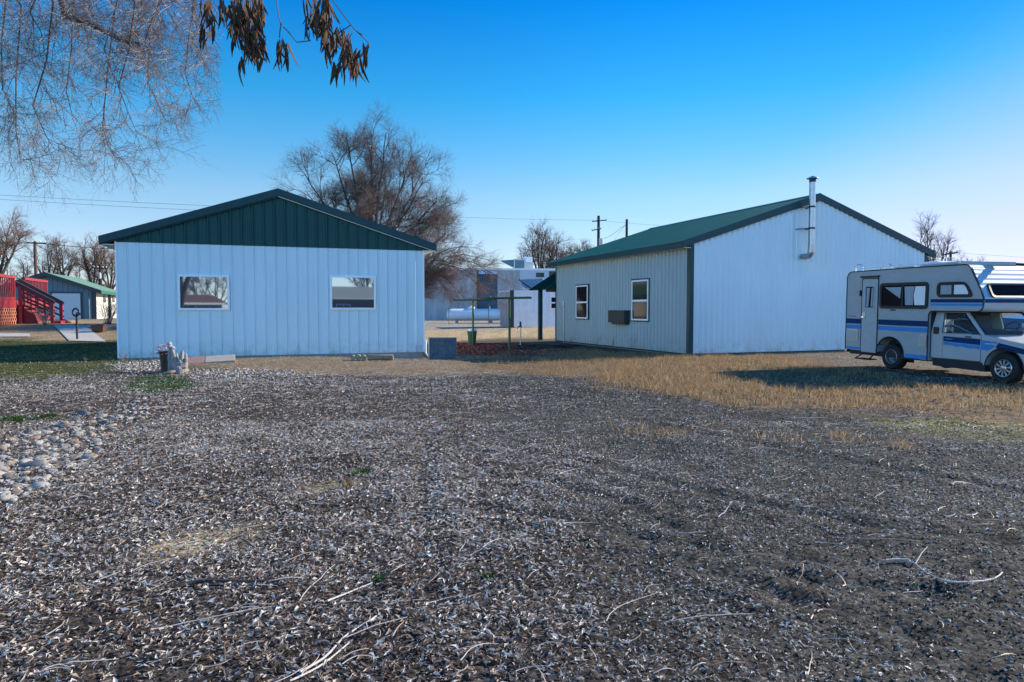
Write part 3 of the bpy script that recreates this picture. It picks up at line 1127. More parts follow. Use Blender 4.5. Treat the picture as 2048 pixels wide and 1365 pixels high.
for x, y, h, r in ((-0.15, -0.04, 0.56, 0.06), (-0.11, 0.06, 0.47, 0.055), (-0.04, -0.08, 0.40, 0.05), (0.02, 0.02, 0.45, 0.05), (0.09, -0.06, 0.54, 0.06), (0.15, 0.0, 0.47, 0.055), (0.06, -0.12, 0.32, 0.05), (0.18, -0.06, 0.36, 0.045)):
    mb = MB()
    knobby([(x * 0.7, y, 0.10), (x * 1.05, y, h)], r * 1.35, r * 0.75, rg, mb, 9, 7)
    mb.build('finger', M['driftwood'], t, smooth=True)


def paver(px, py, sx, sy, h, rz, m, label):
    p = gp(px, py)
    o = MB().box(-sx / 2, sx / 2, -sy / 2, sy / 2, -0.03, h).build('paving_slab', m, None, bevel=0.012)
    o.location = p
    o.rotation_euler = (R(9), R(-2.5), rz)
    tag(o, label, 'paving slab')


paver(441, 723, 0.82, 0.8, 0.10, R(22), M['paver'], 'pale square concrete slab lying in front of the siding')
paver(397, 724, 0.62, 0.85, 0.07, R(24), M['paver_red'], 'reddish brown slab lying beside the grey stump')

for k, (px, r, lb) in enumerate(((706, 0.075, 'leftmost of the three short log ends under the siding'),
                                 (717, 0.085, 'middle of the three short log ends under the siding'),
                                 (727.5, 0.08, 'rightmost log end, touching the long pale log'))):
    p = gp(px, 721)
    t = thing('log', lb, 'log', (p.x, p.y, p.z), R(12), 'short logs under the siding')
    MB().lathe([(r * 0.95, 0.0), (r, 0.02), (r, 0.45)], (0, 0, r * 0.9), 'y', 14).build('bark', M['log'], t, smooth=True)
    MB().lathe([(r * 0.9, -0.006), (r * 0.9, 0.004)], (0, 0, r * 0.9), 'y', 14).build('cut_end', M['log_end'], t)
p = gp(732, 721)
t = thing('fence_log', 'long pale round log lying along the white building', 'log', (p.x + 0.05, p.y + 0.02, p.z), R(4))
L_ = gp(785, 721).x - p.x
MB().lathe([(0.085, 0.0), (0.092, 0.02), (0.09, L_ * 0.5), (0.095, L_ - 0.02), (0.09, L_)], (0, 0, 0.085), 'x', 14).build('bark', M['log'], t, smooth=True)
MB().lathe([(0.082, L_ - 0.002), (0.082, L_ + 0.006)], (0, 0, 0.085), 'x', 14).build('cut_end', M['log_end'], t)

# ------------------------------------------------------------------ far buildings between the sheds
def far_building():
    Y = 76.0
    o = atg(845, Y)
    o.z -= 0.2
    rz = 0.05
    t = thing('warehouse', 'long white ribbed warehouse with dark blue roll door behind the gas tank', 'building', o, rz)
    P = lambda px, py, off=0.0: on_plane(o, rz, px, py, off)
    x0, x1, x2, x3, x4 = -16.0, P(957, 600)[0], P(995, 600)[0], P(1040, 600)[0], P(1135, 600)[0]
    zt = P(950, 541)[1]
    zd = P(975, 549)[1]
    zd0 = P(975, 620)[1]
    pr = ribs(x0, x1, 0.75, 0.05, 0.2, 0.10, 0.3)
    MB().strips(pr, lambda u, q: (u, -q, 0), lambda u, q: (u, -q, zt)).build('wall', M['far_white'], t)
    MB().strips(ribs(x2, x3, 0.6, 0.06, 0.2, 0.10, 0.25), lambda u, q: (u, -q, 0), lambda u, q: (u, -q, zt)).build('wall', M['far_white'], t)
    MB().box(x3, x4, -0.06, 0.2, 0, zt).build('wall', M['garage_door'], t)
    MB().box(x1, x2, 0.3, 0.5, 0, zd).build('wall', M['far_white'], t)
    d = MB()
    pr = [(zd0 * 0 + k * (zd / 14), 0.03 * (k % 2)) for k in range(15)]
    d.strips(pr, lambda u, q: (x1 + 0.02, 0.15 - q, u), lambda u, q: (x2 - 0.02, 0.15 - q, u))
    d.build('roll_door', M['roll_door'], t)
    MB().box(x1 - 0.18, x1 + 0.02, -0.09, 0.1, 0, zt - 0.1).build('door_jamb', M['brown_wood'], t)
    MB().strips(ribs(x1, x2, 0.4, 0.06, 0.16, 0.08, 0.1), lambda u, q: (u, -0.5, zd - 0.02 + q), lambda u, q: (u, 0.2, zt - 0.02 + q)).build('awning', M['cont_white'], t)
    MB().box(x0, x4, -0.12, 12, zt, zt + 0.22).build('roof_edge', M['tank_white'], t)
    MB().box(x0 + 0.2, x4 - 0.2, 0.4, 11.8, 0.05, zt - 0.02).build('back_wall', M['far_white'], t)
    for a, b, c, e in ((1072, 1088, 546, 555), (1098, 1112, 543, 556)):
        u0, w1 = P(a, c)
        u1, w0 = P(b, e)
        f = MB().box(u0, u1, -0.09, -0.062, w0, w1).build('window', M['dark_trim'], t)
        MB().box(u0 + 0.1, (u0 + u1) / 2, -0.095, -0.091, w0 + 0.08, w1 - 0.08).build('pane', M['glass'], f)
    # roof plant
    q = lambda px, py: P(px, py, 3.0)
    a, b = q(1002, 522), q(1042, 519)
    c = q(1026, 536)
    t2 = thing('roof_cooler', 'teal metal rooftop cooler with sloping hood on the white warehouse', 'rooftop cooler', Matrix.Translation(o) @ Matrix.Rotation(rz, 4, 'Z') @ Vector((0, 3, zt + 0.2)), rz)
    zz = lambda v: v[1] - zt - 0.2
    MB().prism([(a[0], zz(a)), (b[0], zz(b)), (b[0], zz(c) + 0.1), (c[0], zz(c) + 0.1)], -0.4, 1.0).build('hood', M['garage_blue'], t2)
    d0, d1 = q(1027, 519), q(1050, 536)
    MB().box(d0[0], d1[0], -0.6, 1.4, -0.02, zz(d0)).build('cooler_case', M['galv'], t2, bevel=0.03)
    MB().box(d0[0] + 0.12, d1[0] - 0.12, -0.62, -0.59, 0.2, zz(d0) - 0.15).build('grille', M['garage_blue'], t2)
    e0, e1 = q(1047, 514.5), q(1065, 536)
    t3 = thing('roof_cooler', 'shiny silver rooftop unit right of the teal cooler', 'rooftop cooler', t2.location, rz)
    MB().box(e0[0] + 0.1, e1[0], -0.5, 1.3, -0.02, zz(e0) * 0.55).build('cooler_case', M['galv'], t3, bevel=0.03)
    MB().box(e0[0], e1[0] - 0.05, -0.45, 1.2, zz(e0) * 0.55, zz(e0)).build('upper_case', M['tank_white'], t3, bevel=0.03)
    return t


far_building()

# small shed with a striped lean roof
Y = 60.0
o = atg(1040, Y)
t = thing('small_shed', 'small pale shed with sloping striped metal roof behind the container', 'shed', o, 0.1)
P = lambda px, py, off=0.0: on_plane(o, 0.1, px, py, off)
a, b, c, d = P(1043, 558), P(1092, 556), P(1113, 576, -0.6), P(1061, 575.5, -0.6)
pr = [(k / 22, 0.0) for k in range(23)]
mb = MB()
f0 = lambda u, q: (d[0] + (c[0] - d[0]) * u, -0.6, d[1] + (c[1] - d[1]) * u + q)
f1 = lambda u, q: (a[0] + (b[0] - a[0]) * u, 1.8, a[1] + (b[1] - a[1]) * u + q)
mb.strips(pr, f0, f1)
mb.build('roof', M['cont_white'], t)
for k in range(0, 22, 2):
    u = (k + 0.5) / 22
    MB().bar(f0(u, 0.02), f1(u, 0.02), 0.075, 0.03).build('roof_seam', M['dark_trim'], t)
MB().bar((d[0], -0.62, d[1] - 0.05), (c[0], -0.62, c[1] - 0.05), 0.06, 0.12).build('fascia', M['dark_trim'], t)
MB().bar((d[0] - 0.02, -0.6, d[1]), (a[0] - 0.02, 1.8, a[1]), 0.06, 0.12).build('fascia', M['dark_trim'], t)
MB().prism([(-0.5, 0), (1.8, 0), (1.8, a[1] - 0.08), (-0.5, d[1] - 0.08)], a[0] + 0.1, c[0] - 0.1, 'yz').build('wall', M['cont_end'], t)

# white container
Y = 46.0
o = atg(1022, Y)
o.z = gp(1022, 657).z
t = thing('shipping_container', 'white corrugated container with dark corner post and small window', 'container', o, GRID)
P = lambda px, py, off=0.0: on_plane(o, GRID, px, py, off)
hz = P(1030, 581)[1]
pr = []
u = 0.12
while u < 6.0:
    pr += [(u, 0), (u + 0.30, 0), (u + 0.36, 0.05), (u + 0.48, 0.05)]
    u += 0.54
mb = MB()
mb.strips(pr, lambda u, q: (u, q, 0.2), lambda u, q: (u, q, hz - 0.08))
mb.build('side_wall', M['cont_white'], t)
MB().box(0.1, 6.0, -0.012, 0.1, 0.02, 0.2).build('bottom_rail', M['cont_white'], t)
MB().box(0.0, 6.0, -0.015, 2.44, hz - 0.08, hz).build('top_rail', M['cont_white'], t)
MB().box(-0.02, 0.2, -0.03, 0.14, 0, hz + 0.01).build('corner_post', M['dark_trim'], t)
en = MB()
en.strips(ribs(0.1, 2.4, 0.36, 0.05, 0.2, 0.12, 0.1), lambda u, q: (-q + 0.05, u, 0.1), lambda u, q: (-q + 0.05, u, hz - 0.06))
en.build('end_door', M['cont_end'], t)
for y in (0.45, 0.8, 1.5, 1.9):
    MB().tube([(-0.06, y, 0.15), (-0.06, y, hz - 0.15)], 0.025, 6).build('lock_rod', M['galv'], t)
MB().box(0.1, 5.9, 0.12, 2.4, 0.05, hz - 0.1).build('core', M['cont_white'], t)
u0, w1 = P(1100, 593)
u1, w0 = P(1117, 619)
f = MB().ring(rrect(u0, u1, w0, w1, 0.01, 1), rrect(u0 + 0.08, u1 - 0.08, w0 + 0.08, w1 - 0.08, 0.01, 1), -0.06, 0.06).box(u0 + 0.05, u1 - 0.05, -0.05, 0.03, (w0 + w1) / 2 - 0.05, (w0 + w1) / 2 + 0.05).build('window', M['vinyl'], t)
MB().box(u0 + 0.06, u1 - 0.06, -0.03, -0.02, w0 + 0.06, w1 - 0.06).build('pane', M['glass'], f)

# gas tank
Y = 59.0
o = atg(893, Y)
t = thing('propane_tank', 'long white propane tank lying on low supports beside the container', 'gas tank', o, R(6))
P = lambda px, py, off=0.0: on_plane(o, R(6), px, py, off)
zt_, zb_ = P(930, 618)[1], P(930, 642)[1]
r = (zt_ - zb_) / 2
zc = zb_ + r
Lt = P(1005, 630)[0]
prof = [(0.02, 0.0)]
for k in range(1, 7):
    a = R(15 * k)
    prof.append((r * math.sin(a), 0.42 * (1 - math.cos(a))))
prof += [(r, Lt - 0.42)]
for k in range(5, -1, -1):
    a = R(15 * k)
    prof.append((max(0.02, r * math.sin(a)), Lt - 0.42 * (1 - math.cos(a))))
MB().lathe(prof, (0, 0.3, zc), 'x', 28).build('vessel', M['tank_white'], t, smooth=True)
xd = P(943, 617)[0]
MB().lathe([(0.33, zt_ - 0.06), (0.32, zt_ + 0.10), (0.2, zt_ + 0.22), (0.02, zt_ + 0.26)], (xd, 0.3, 0), 'z', 16).build('valve_dome', M['tank_white'], t, smooth=True)
MB().tube([(P(980, 617)[0], 0.3, zt_ - 0.02), (P(980, 617)[0], 0.3, zt_ + 0.2)], 0.06, 8).build('relief_valve', M['galv'], t)
for xx in (0.9, Lt - 1.0):
    MB().box(xx - 0.12, xx + 0.12, -0.2, 0.8, -0.25, zb_ + 0.08).build('support', M['concrete'], t)
for px, lb in ((898, 'thin dark rod standing at the end of the gas tank'), (977, 'thin dark rod standing before the middle of the gas tank')):
    q = gp(px, 649)
    tag(MB().tube([(q.x, q.y, q.z - 0.1), (q.x, q.y, at(px, 616, q.y).z)], 0.025, 6).build('marker_rod', M['dark_trim']), lb, 'rod')

# ------------------------------------------------------------------ left: garage, red deck, post, planter
def garage():
    o = atg(193, 55)
    rz = GRID
    t = thing('garage', 'blue grey gabled garage with white roll door and green roof', 'garage', o, rz)
    P = lambda px, py, off=0.0: on_plane(o, rz, px, py, off)
    S = lambda px, py, off=0.0: on_plane(o, rz, px, py, off, 'y')
    xa, za = P(92, 545)
    ze = P(193, 577)[1]
    x0 = 2 * xa
    D = 9.5
    pr = ribs(x0, 0, 0.35, 0.03, 0.07, 0.03, 0.2, (xa,))
    f1 = lambda u, q: (u, -q, za - (za - ze) * abs(u - xa) / abs(xa) - 0.05)
    MB().strips(pr, lambda u, q: (u, -q, -0.1), f1).build('front_wall', M['garage_blue'], t)
    MB().strips(ribs(0, D, 0.35, 0.03, 0.07, 0.03, 0.2), lambda u, q: (q, u, -0.1), lambda u, q: (q, u, ze - 0.05)).build('side_wall', M['garage_white'], t)
    MB().box(-0.3, 0.03, -0.05, 0.05, -0.1, ze - 0.1).build('corner_trim', M['dark_trim'], t)
    g = 0.45
    sl = (za - ze) / abs(xa)
    mb = MB()
    mb.slab((xa, -0.4, za), (g, -0.4, ze - g * sl), (g, D + 0.4, ze - g * sl), (xa, D + 0.4, za), 0.08)
    mb.slab((x0 - g, -0.4, ze - g * sl), (xa, -0.4, za), (xa, D + 0.4, za), (x0 - g, D + 0.4, ze - g * sl), 0.08)
    mb.build('roof', M['garage_roof'], t)
    for a, b in (((xa, za), (g, ze - g * sl)), ((x0 - g, ze - g * sl), (xa, za))):
        MB().prism([(a[0], a[1] + 0.01), (b[0], b[1] + 0.01), (b[0], b[1] - 0.3), (a[0], a[1] - 0.3)], -0.45, -0.405).build('rake_board', M['dark_trim'], t)
    MB().box(g, g + 0.04, -0.4, D + 0.4, ze - g * sl - 0.28, ze - g * sl - 0.02).build('eave_board', M['green_roof'], t)
    d0, zt = P(104, 587)
    d1, _ = P(161, 600)
    MB().ring([(d0 - 0.12, -0.05), (d1 + 0.12, -0.05), (d1 + 0.12, zt + 0.12), (d0 - 0.12, zt + 0.12)], [(d0, -0.04), (d1, -0.04), (d1, zt), (d0, zt)], -0.06, 0.0).build('door_frame', M['dark_trim'], t)
    dd = MB()
    for k in range(6):
        dd.box(d0, d1, -0.055, -0.034, zt * k / 6 + 0.008, zt * (k + 1) / 6 - 0.008)
    dd.box(d0, d1, -0.035, -0.03, 0, zt)
    dd.build('roll_door', M['garage_door'], t)
    for pa, pb in ((206, 210.5), (224, 228)):
        ya, yb = S(pa, 600)[0], S(pb, 600)[0]
        z1, z0 = S(pa, 592)[1], S(pa, 604)[1]
        fr = MB().box(0.032, 0.07, ya, yb, z0, z1).build('window', M['dark_trim'], t)
        MB().box(0.071, 0.078, ya + 0.1, yb - 0.1, z0 + 0.08, z1 - 0.08).build('pane', M['glass'], fr)
    yd = S(217, 600)[0]
    MB().box(0.032, 0.16, yd - 0.3, yd + 0.3, -0.1, ze - 0.12).build('corner_trim', M['dark_trim'], t)
    MB().tube([(P(180, 600)[0], -0.3, 0), (P(180, 600)[0], -0.3, 1.6)], 0.04, 6).build('vent_pipe', M['galv'], t)
    return t


garage()


def deck():
    o = atg(32, 37)
    t = thing('wooden_deck', 'red painted deck with lattice skirt, baluster rails and stairs', 'deck', o, GRID)
    P = lambda px, py, off=0.0: on_plane(o, GRID, px, py, off)
    S_ = lambda px, py, off=0.0: on_plane(o, GRID, px, py, off, 'y')
    zf0, zf1 = S_(20, 613)[1], S_(20, 601.5)[1]
    zr1 = S_(20, 551)[1]
    Y0, YE = -5.5, 6.1
    MB().box(-5, -0.005, Y0, YE, zf0, zf1).build('floor', M['red_paint'], t)
    MB().box(-0.004, 0.04, Y0, 0.05, zf0 - 0.06, zf1 + 0.03).build('rim_board', M['red_paint'], t)
    MB().box(-0.004, 0.04, 1.55, YE, zf0 - 0.06, zf1 + 0.03).build('rim_board', M['red_paint'], t)
    zl = zf0 - 0.07
    lt = MB()
    y = Y0
    step = 0.34
    while y < 0.0 + zl:
        for sg in (1, -1):
            a = [y, 0.0] if sg == 1 else [y, zl]
            b = [y - zl, zl] if sg == 1 else [y - zl, 0.0]
            pts = [a, b]
            for q in (0, 1):
                oth = pts[1 - q]
                if pts[q][0] > 0.0:
                    f = (0.0 - oth[0]) / (pts[q][0] - oth[0])
                    pts[q] = [0.0, oth[1] + (pts[q][1] - oth[1]) * f]
            if abs(pts[0][0] - pts[1][0]) > 0.06 and max(pts[0][0], pts[1][0]) <= 0.001:
                x = 0.012 if sg == 1 else 0.028
                lt.bar((x, pts[0][0], pts[0][1]), (x, pts[1][0], pts[1][1]), 0.012, 0.085)
        y += step
    lt.build('lattice', M['lattice'], t)
    MB().box(-0.32, -0.27, Y0, YE, -0.1, zf0 - 0.02).build('skirt_board', M['red_dark'], t)
    MB().box(-0.27, 0.0, -0.02, 0.03, -0.1, zf0 - 0.02).build('skirt_board', M['red_dark'], t)

    def rail(y0, y1, zt):
        MB().box(-0.11, 0.06, y0, y1, zt - 0.15, zt).build('top_rail', M['red_paint'], t)
        MB().box(-0.05, 0.02, y0, y1, zf1 + 0.05, zf1 + 0.18).build('bottom_rail', M['red_paint'], t)
        n = max(2, int((y1 - y0) / 0.27))
        for i in range(n):
            y = y0 + 0.12 + (y1 - y0 - 0.24) * i / (n - 1)
            MB().box(-0.035, 0.005, y - 0.04, y + 0.04, zf1 + 0.18, zt - 0.15).build('baluster', M['red_paint'], t)
        for y in (y0 + 0.05, y1 - 0.05):
            MB().box(-0.07, 0.03, y - 0.05, y + 0.05, zf1, zt - 0.15).build('rail_post', M['red_paint'], t)
    rail(Y0, 0.0, zr1)
    rail(1.6, YE, zr1)
    # stairs running out to the right
    y0, y1 = 0.12, 1.45
    xn, _ = P(104, 640, y0)
    xf, _ = P(120, 640, y1)
    xs = min(xn, xf)
    n = 5
    for k in range(n):
        zt = zf1 * (1 - (k + 1) / (n + 1))
        xa_, xb_ = xs * k / n, xs * (k + 1) / n
        MB().box(xa_ + 0.02, xb_ + 0.06, y0 + 0.1, y1 - 0.05, zt - 0.05, zt).build('step', M['step_green'], t)
        MB().box(xa_ - 0.02, xa_ + 0.02, y0 + 0.1, y1 - 0.05, zt, zt + zf1 / (n + 1) - 0.05).build('riser', M['red_paint'], t)
    MB().box(xs - 0.02, xs + 0.02, y0 + 0.1, y1 - 0.05, -0.1, zf1 / (n + 1) - 0.05).build('riser', M['red_paint'], t)
    MB().prism([(0.0, -0.1), (xs * 0.62, -0.1), (xs * 0.5, zf1 * 0.42), (0, zf0)], y0 + 0.04, y0 + 0.08).build('stair_side', M['red_dark'], t)
    for yy, (ax, az), (bx, bz) in ((y0, P(31, 563.5, y0), P(109, 603, y0)), (y1, P(36, 557, y1), P(127, 604.5, y1))):
        MB().bar((ax, yy, az), (bx, yy, bz), 0.17, 0.05).build('handrail', M['step_green'], t)
        MB().bar((ax, yy - 0.02, az - 0.13), (bx, yy - 0.02, bz - 0.13), 0.05, 0.20).build('handrail_board', M['red_dark'], t)
        for q in (0.85, 1.35):
            MB().bar((ax + 0.3, yy, az - q * 0.95), (bx, yy, bz - q * 0.62), 0.05, 0.10).build('stair_rail', M['red_dark'], t)
        for sgm in (0.2, 0.38, 0.56, 0.74):
            x = ax + (bx - ax) * sgm
            zt = az + (bz - az) * sgm - 0.2
            MB().box(x - 0.03, x + 0.03, yy - 0.03, yy + 0.03, zt - 0.95, zt).build('baluster', M['red_dark'], t)
        for x in (ax + 0.2, bx - 0.12):
            zt = az + (bz - az) * (x - ax) / (bx - ax) - 0.15
            MB().box(x - 0.08, x + 0.08, yy - 0.08, yy + 0.08, -0.1, zt).build('rail_post', M['red_paint'], t)
    MB().box(xs + 0.02, xs + 0.42, y0 - 0.02, y1 + 0.05, -0.05, 0.14).build('bottom_step', M['red_paint'], t)
    return t


deck()

p = gp(154.5, 679)
t = thing('hand_pump_post', 'slim black metal post with a ring shaped head beside the path', 'post', p)
hz = at(154.5, 628, p.y).z - p.z
MB().tube([(0, 0, -0.1), (0, 0, hz)], 0.045, 8).build('post', M['black_metal'], t)
pts = [(-0.03 + 0.13 * math.cos(R(a)), 0, hz + 0.06 + 0.16 * math.sin(R(a))) for a in range(-60, 280, 20)]
MB().tube(pts, 0.04, 8).build('ring', M['black_metal'], t)
MB().bar((0.0, 0, hz + 0.02), (0.18, 0, hz - 0.02), 0.06, 0.09).build('arm', M['black_metal'], t)

p = gp(199, 664)
t = thing('planter_box', 'small brown wooden planter box beside the path', 'planter', p, R(8))
mb = MB()
mb.add([(-0.22, -0.2, 0), (0.22, -0.2, 0), (0.22, 0.2, 0), (-0.22, 0.2, 0), (-0.28, -0.26, 0.3), (0.28, -0.26, 0.3), (0.28, 0.26, 0.3), (-0.28, 0.26, 0.3)],
       [(0, 3, 2, 1), (0, 1, 5, 4), (1, 2, 6, 5), (2, 3, 7, 6), (3, 0, 4, 7)])
mb.build('box', M['brown_wood'], t)
MB().ring([(-0.31, -0.29), (0.31, -0.29), (0.31, 0.29), (-0.31, 0.29)], [(-0.24, -0.22), (0.24, -0.22), (0.24, 0.22), (-0.24, 0.22)], 0.3, 0.335, 'xy').build('rim', M['brown_wood'], t)
MB().box(-0.25, 0.25, -0.23, 0.23, 0.2, 0.25).build('soil', M['wood_dark'], t)

# ------------------------------------------------------------------ utility poles and wires
def utility_pole(px, Y, ytop, r, arms, label, m='wood_pole', extra=None):
    b = atg(px, Y)
    hz = at(px, ytop, Y).z - b.z
    t = thing('utility_pole', label, 'utility pole', b)
    MB().tube([(0, 0, -0.3), (0, 0, hz)], [r * 1.25, r], 10).build('pole', M[m], t, smooth=True)
    for (py, xa, xb, ya, yb) in arms:
        a, c = at(xa, ya, Y), at(xb, yb, Y)
        arm = MB().bar((a.x - b.x, -r - 0.06, a.z - b.z), (c.x - b.x, -r - 0.06, c.z - b.z), 0.12, 0.15).build('crossarm', M[m], t)
        for s in (0.04, 0.3, 0.7, 0.96):
            x = a.x + (c.x - a.x) * s - b.x
            z = a.z + (c.z - a.z) * s - b.z
            MB().lathe([(0.05, z + 0.08), (0.07, z + 0.14), (0.04, z + 0.26)], (x, -r - 0.06, 0), 'z', 8).build('insulator', M['insul'], arm)
    if extra:
        xa, ya, xb, yb = extra
        a, c = at(xa, ya, Y), at(xb, yb, Y)
        MB().lathe([(abs(c.x - a.x) / 2 * 0.9, c.z - b.z), (abs(c.x - a.x) / 2, c.z - b.z + 0.1), (abs(c.x - a.x) / 2, a.z - b.z - 0.1), (0.05, a.z - b.z)],
                   ((a.x + c.x) / 2 - b.x, -r - 0.2, 0), 'z', 12).build('transformer', M['insul'], t, smooth=True)
    return t


utility_pole(75, 78, 483, 0.15, [(487, 56, 95, 486.5, 487.5)], 'brown wooden utility pole rising behind the blue grey garage')
utility_pole(203.5, 85, 530, 0.17, [(537, 190, 216, 537, 537.5)], 'short pole with white transformer close to the white building', 'wood_dark', (201, 546, 206, 558))
utility_pole(1196, 120, 432, 0.24, [(441, 1184, 1213, 444, 441), (459, 1183, 1202, 462, 458)], 'tall dark utility pole with two crossarms beyond the green roof', 'wood_dark', (1197, 477, 1206, 492))
utility_pole(1252, 95, 439, 0.17, [], 'bare dark pole without crossarms above the green roof', 'wood_dark')
utility_pole(1897, 80, 503, 0.13, [(508, 1880, 1913, 511, 506)], 'dark utility pole with crossarm behind the camper roof', 'wood_dark', (1891, 515, 1896, 525))


def wire(pts, label, r=0.012, sag=0.02):
    P3 = [at(*q) for q in pts]
    q = []
    for a, b in zip(P3[:-1], P3[1:]):
        for k in range(13):
            s = k / 12
            c = a.lerp(b, s)
            c.z -= 4 * s * (1 - s) * sag * (b - a).length
            q.append(c)
    tag(MB().tube(q, r, 4).build('power_line', M['wire']), label, 'power line', 'overhead power lines')


wire([(-300, 370, 95), (420, 412, 95)], 'upper of two thin wires over the far left trees', 0.018, 0.004)
wire([(-300, 378, 94), (400, 421, 94)], 'lower of two thin wires over the far left trees', 0.018, 0.004)
wire([(-200, 480, 78), (75, 487, 78), (235, 499, 84)], 'dark wire strung past the brown pole left of the white building', 0.035, 0.006)
wire([(900, 434, 118), (1196, 441, 120), (1340, 453, 122)], 'faint wire running to the two armed pole', 0.016, 0.004)
wire([(1207, 478, 118), (1243, 455, 100), (1252, 450, 95)], 'service wire rising from the transformer to the bare pole', 0.03, 0.012)
wire([(1252, 448, 95), (1220, 492, 105)], 'guy wire slanting down from the bare pole', 0.02, 0.0)
wire([(1915, 506, 80), (2300, 528, 82)], 'wire leaving the pole behind the camper', 0.012, 0.004)

# ------------------------------------------------------------------ the camper
M['rv_white'] = mat('rv_white', (0.40, 0.43, 0.44), 0.42, var=0.1, vscale=2.5, stretch=(1, 1, 3))
M['rv_cab'] = mat('rv_cab', (0.44, 0.45, 0.45), 0.35, var=0.06, vscale=2, coat=0.3)
M['stripe_navy'] = mat('stripe_navy', (0.007, 0.042, 0.13), 0.55, spec=0.1, var=0.2, vscale=5)
M['stripe_blue'] = mat('stripe_blue', (0.05, 0.27, 0.58), 0.55, spec=0.2, var=0.15, vscale=6)
M['tinted'] = mat('tinted', (0.006, 0.008, 0.012), 0.10, spec=0.08)
M['clear_glass'] = mat('clear_glass', (0.75, 0.85, 0.85), 0.02, spec=0.5, trans=0.95)
M['curtain'] = mat('curtain', (0.42, 0.44, 0.46), 0.85, var=0.35, vscale=5, stretch=(9, 1, 0.3))
M['seal'] = mat('seal', (0.01, 0.01, 0.011), 0.5)
M['amber'] = mat('amber', (0.45, 0.10, 0.02), 0.3)
M['cab_dark'] = mat('cab_dark', (0.02, 0.02, 0.022), 0.7)
M['clear_glass'].node_tree.nodes['Principled BSDF'].inputs['IOR'].default_value = 1.02
M['tinted'].node_tree.nodes['Principled BSDF'].inputs['IOR'].default_value = 1.2


def wheel(t, x, y, r, wd, kind):
    """wheel on the near or far side; y is its outer face, wd runs towards positive y"""
    wl = MB()
    R0 = r * 0.60
    wl.lathe([(R0, 0.0), (R0 + 0.02, -0.012), (r * 0.86, -0.016), (r * 0.97, 0.012), (r, 0.035), (r, wd - 0.03), (r * 0.96, wd), (R0, wd)], sides=32, axis='y')
    tyre = MB()
    prof = [(R0 * 0.98, 0.09 if kind == 'steel' else 0.035), (R0 + 0.015, -0.004), (r * 0.86, -0.012), (r * 0.965, 0.012), (r, 0.04), (r, wd - 0.04), (r * 0.96, wd), (R0, wd)]
    tyre.lathe(prof, (0, 0, 0), 'y', 36)
    o = thing_part('wheel', t, (x, y, r))
    tyre.build('tyre', M['rubber'], o, smooth=True)
    if kind == 'alloy':
        MB().lathe([(R0, 0.004), (R0 - 0.012, -0.012), (R0 - 0.025, -0.008), (R0 - 0.03, 0.012), (R0 - 0.03, 0.018)], (0, 0, 0), 'y', 32, False).build('rim', M['alloy'], o, smooth=True)
        sp = MB()
        for k in range(10):
            a = 2 * math.pi * k / 10 + 0.2
            c, s = math.cos(a), math.sin(a)
            p0, p1 = Vector((0.045 * c, 0.0, 0.045 * s)), Vector(((R0 - 0.02) * c, -0.002, (R0 - 0.02) * s))
            n = Vector((-s, 0, c))
            sp.add([p0 - n * 0.012, p0 + n * 0.012, p1 + n * 0.022, p1 - n * 0.022,
                    p0 - n * 0.012 + Vector((0, 0.03, 0)), p0 + n * 0.012 + Vector((0, 0.03, 0)), p1 + n * 0.022 + Vector((0, 0.03, 0)), p1 - n * 0.022 + Vector((0, 0.03, 0))],
                   [(0, 1, 2, 3), (7, 6, 5, 4), (0, 4, 5, 1), (1, 5, 6, 2), (2, 6, 7, 3), (3, 7, 4, 0)])
        sp.lathe([(0.01, -0.012), (0.05, -0.008), (0.065, 0.002), (0.065, 0.03)], (0, 0, 0), 'y', 20)
        sp.build('spokes', M['alloy'], o)
        MB().lathe([(R0 - 0.03, 0.06), (R0 - 0.03, 0.08)], (0, 0, 0), 'y', 24).build('brake_shadow_plate', M['cab_dark'], o)
    else:
        MB().lathe([(R0, 0.0), (R0 - 0.015, -0.01), (R0 - 0.03, 0.0), (R0 - 0.045, 0.07), (R0 * 0.5, 0.085), (R0 * 0.48, 0.03), (R0 * 0.3, 0.02), (0.02, 0.02)], (0, 0, 0), 'y', 32, False).build('rim', M['steel_rim'], o, smooth=True)
    return o


def thing_part(name, parent, loc):
    """an empty part that carries its own pieces"""
    o = bpy.data.objects.new(name, None)
    o.empty_display_size = 0.1
    C.objects.link(o)
    o.parent = parent
    o.location = loc
    return o


def arc(cx, cz, r, a0, a1, n):
    return [(cx + r * math.cos(R(a0 + (a1 - a0) * k / n)), cz + r * math.sin(R(a0 + (a1 - a0) * k / n))) for k in range(n + 1)]


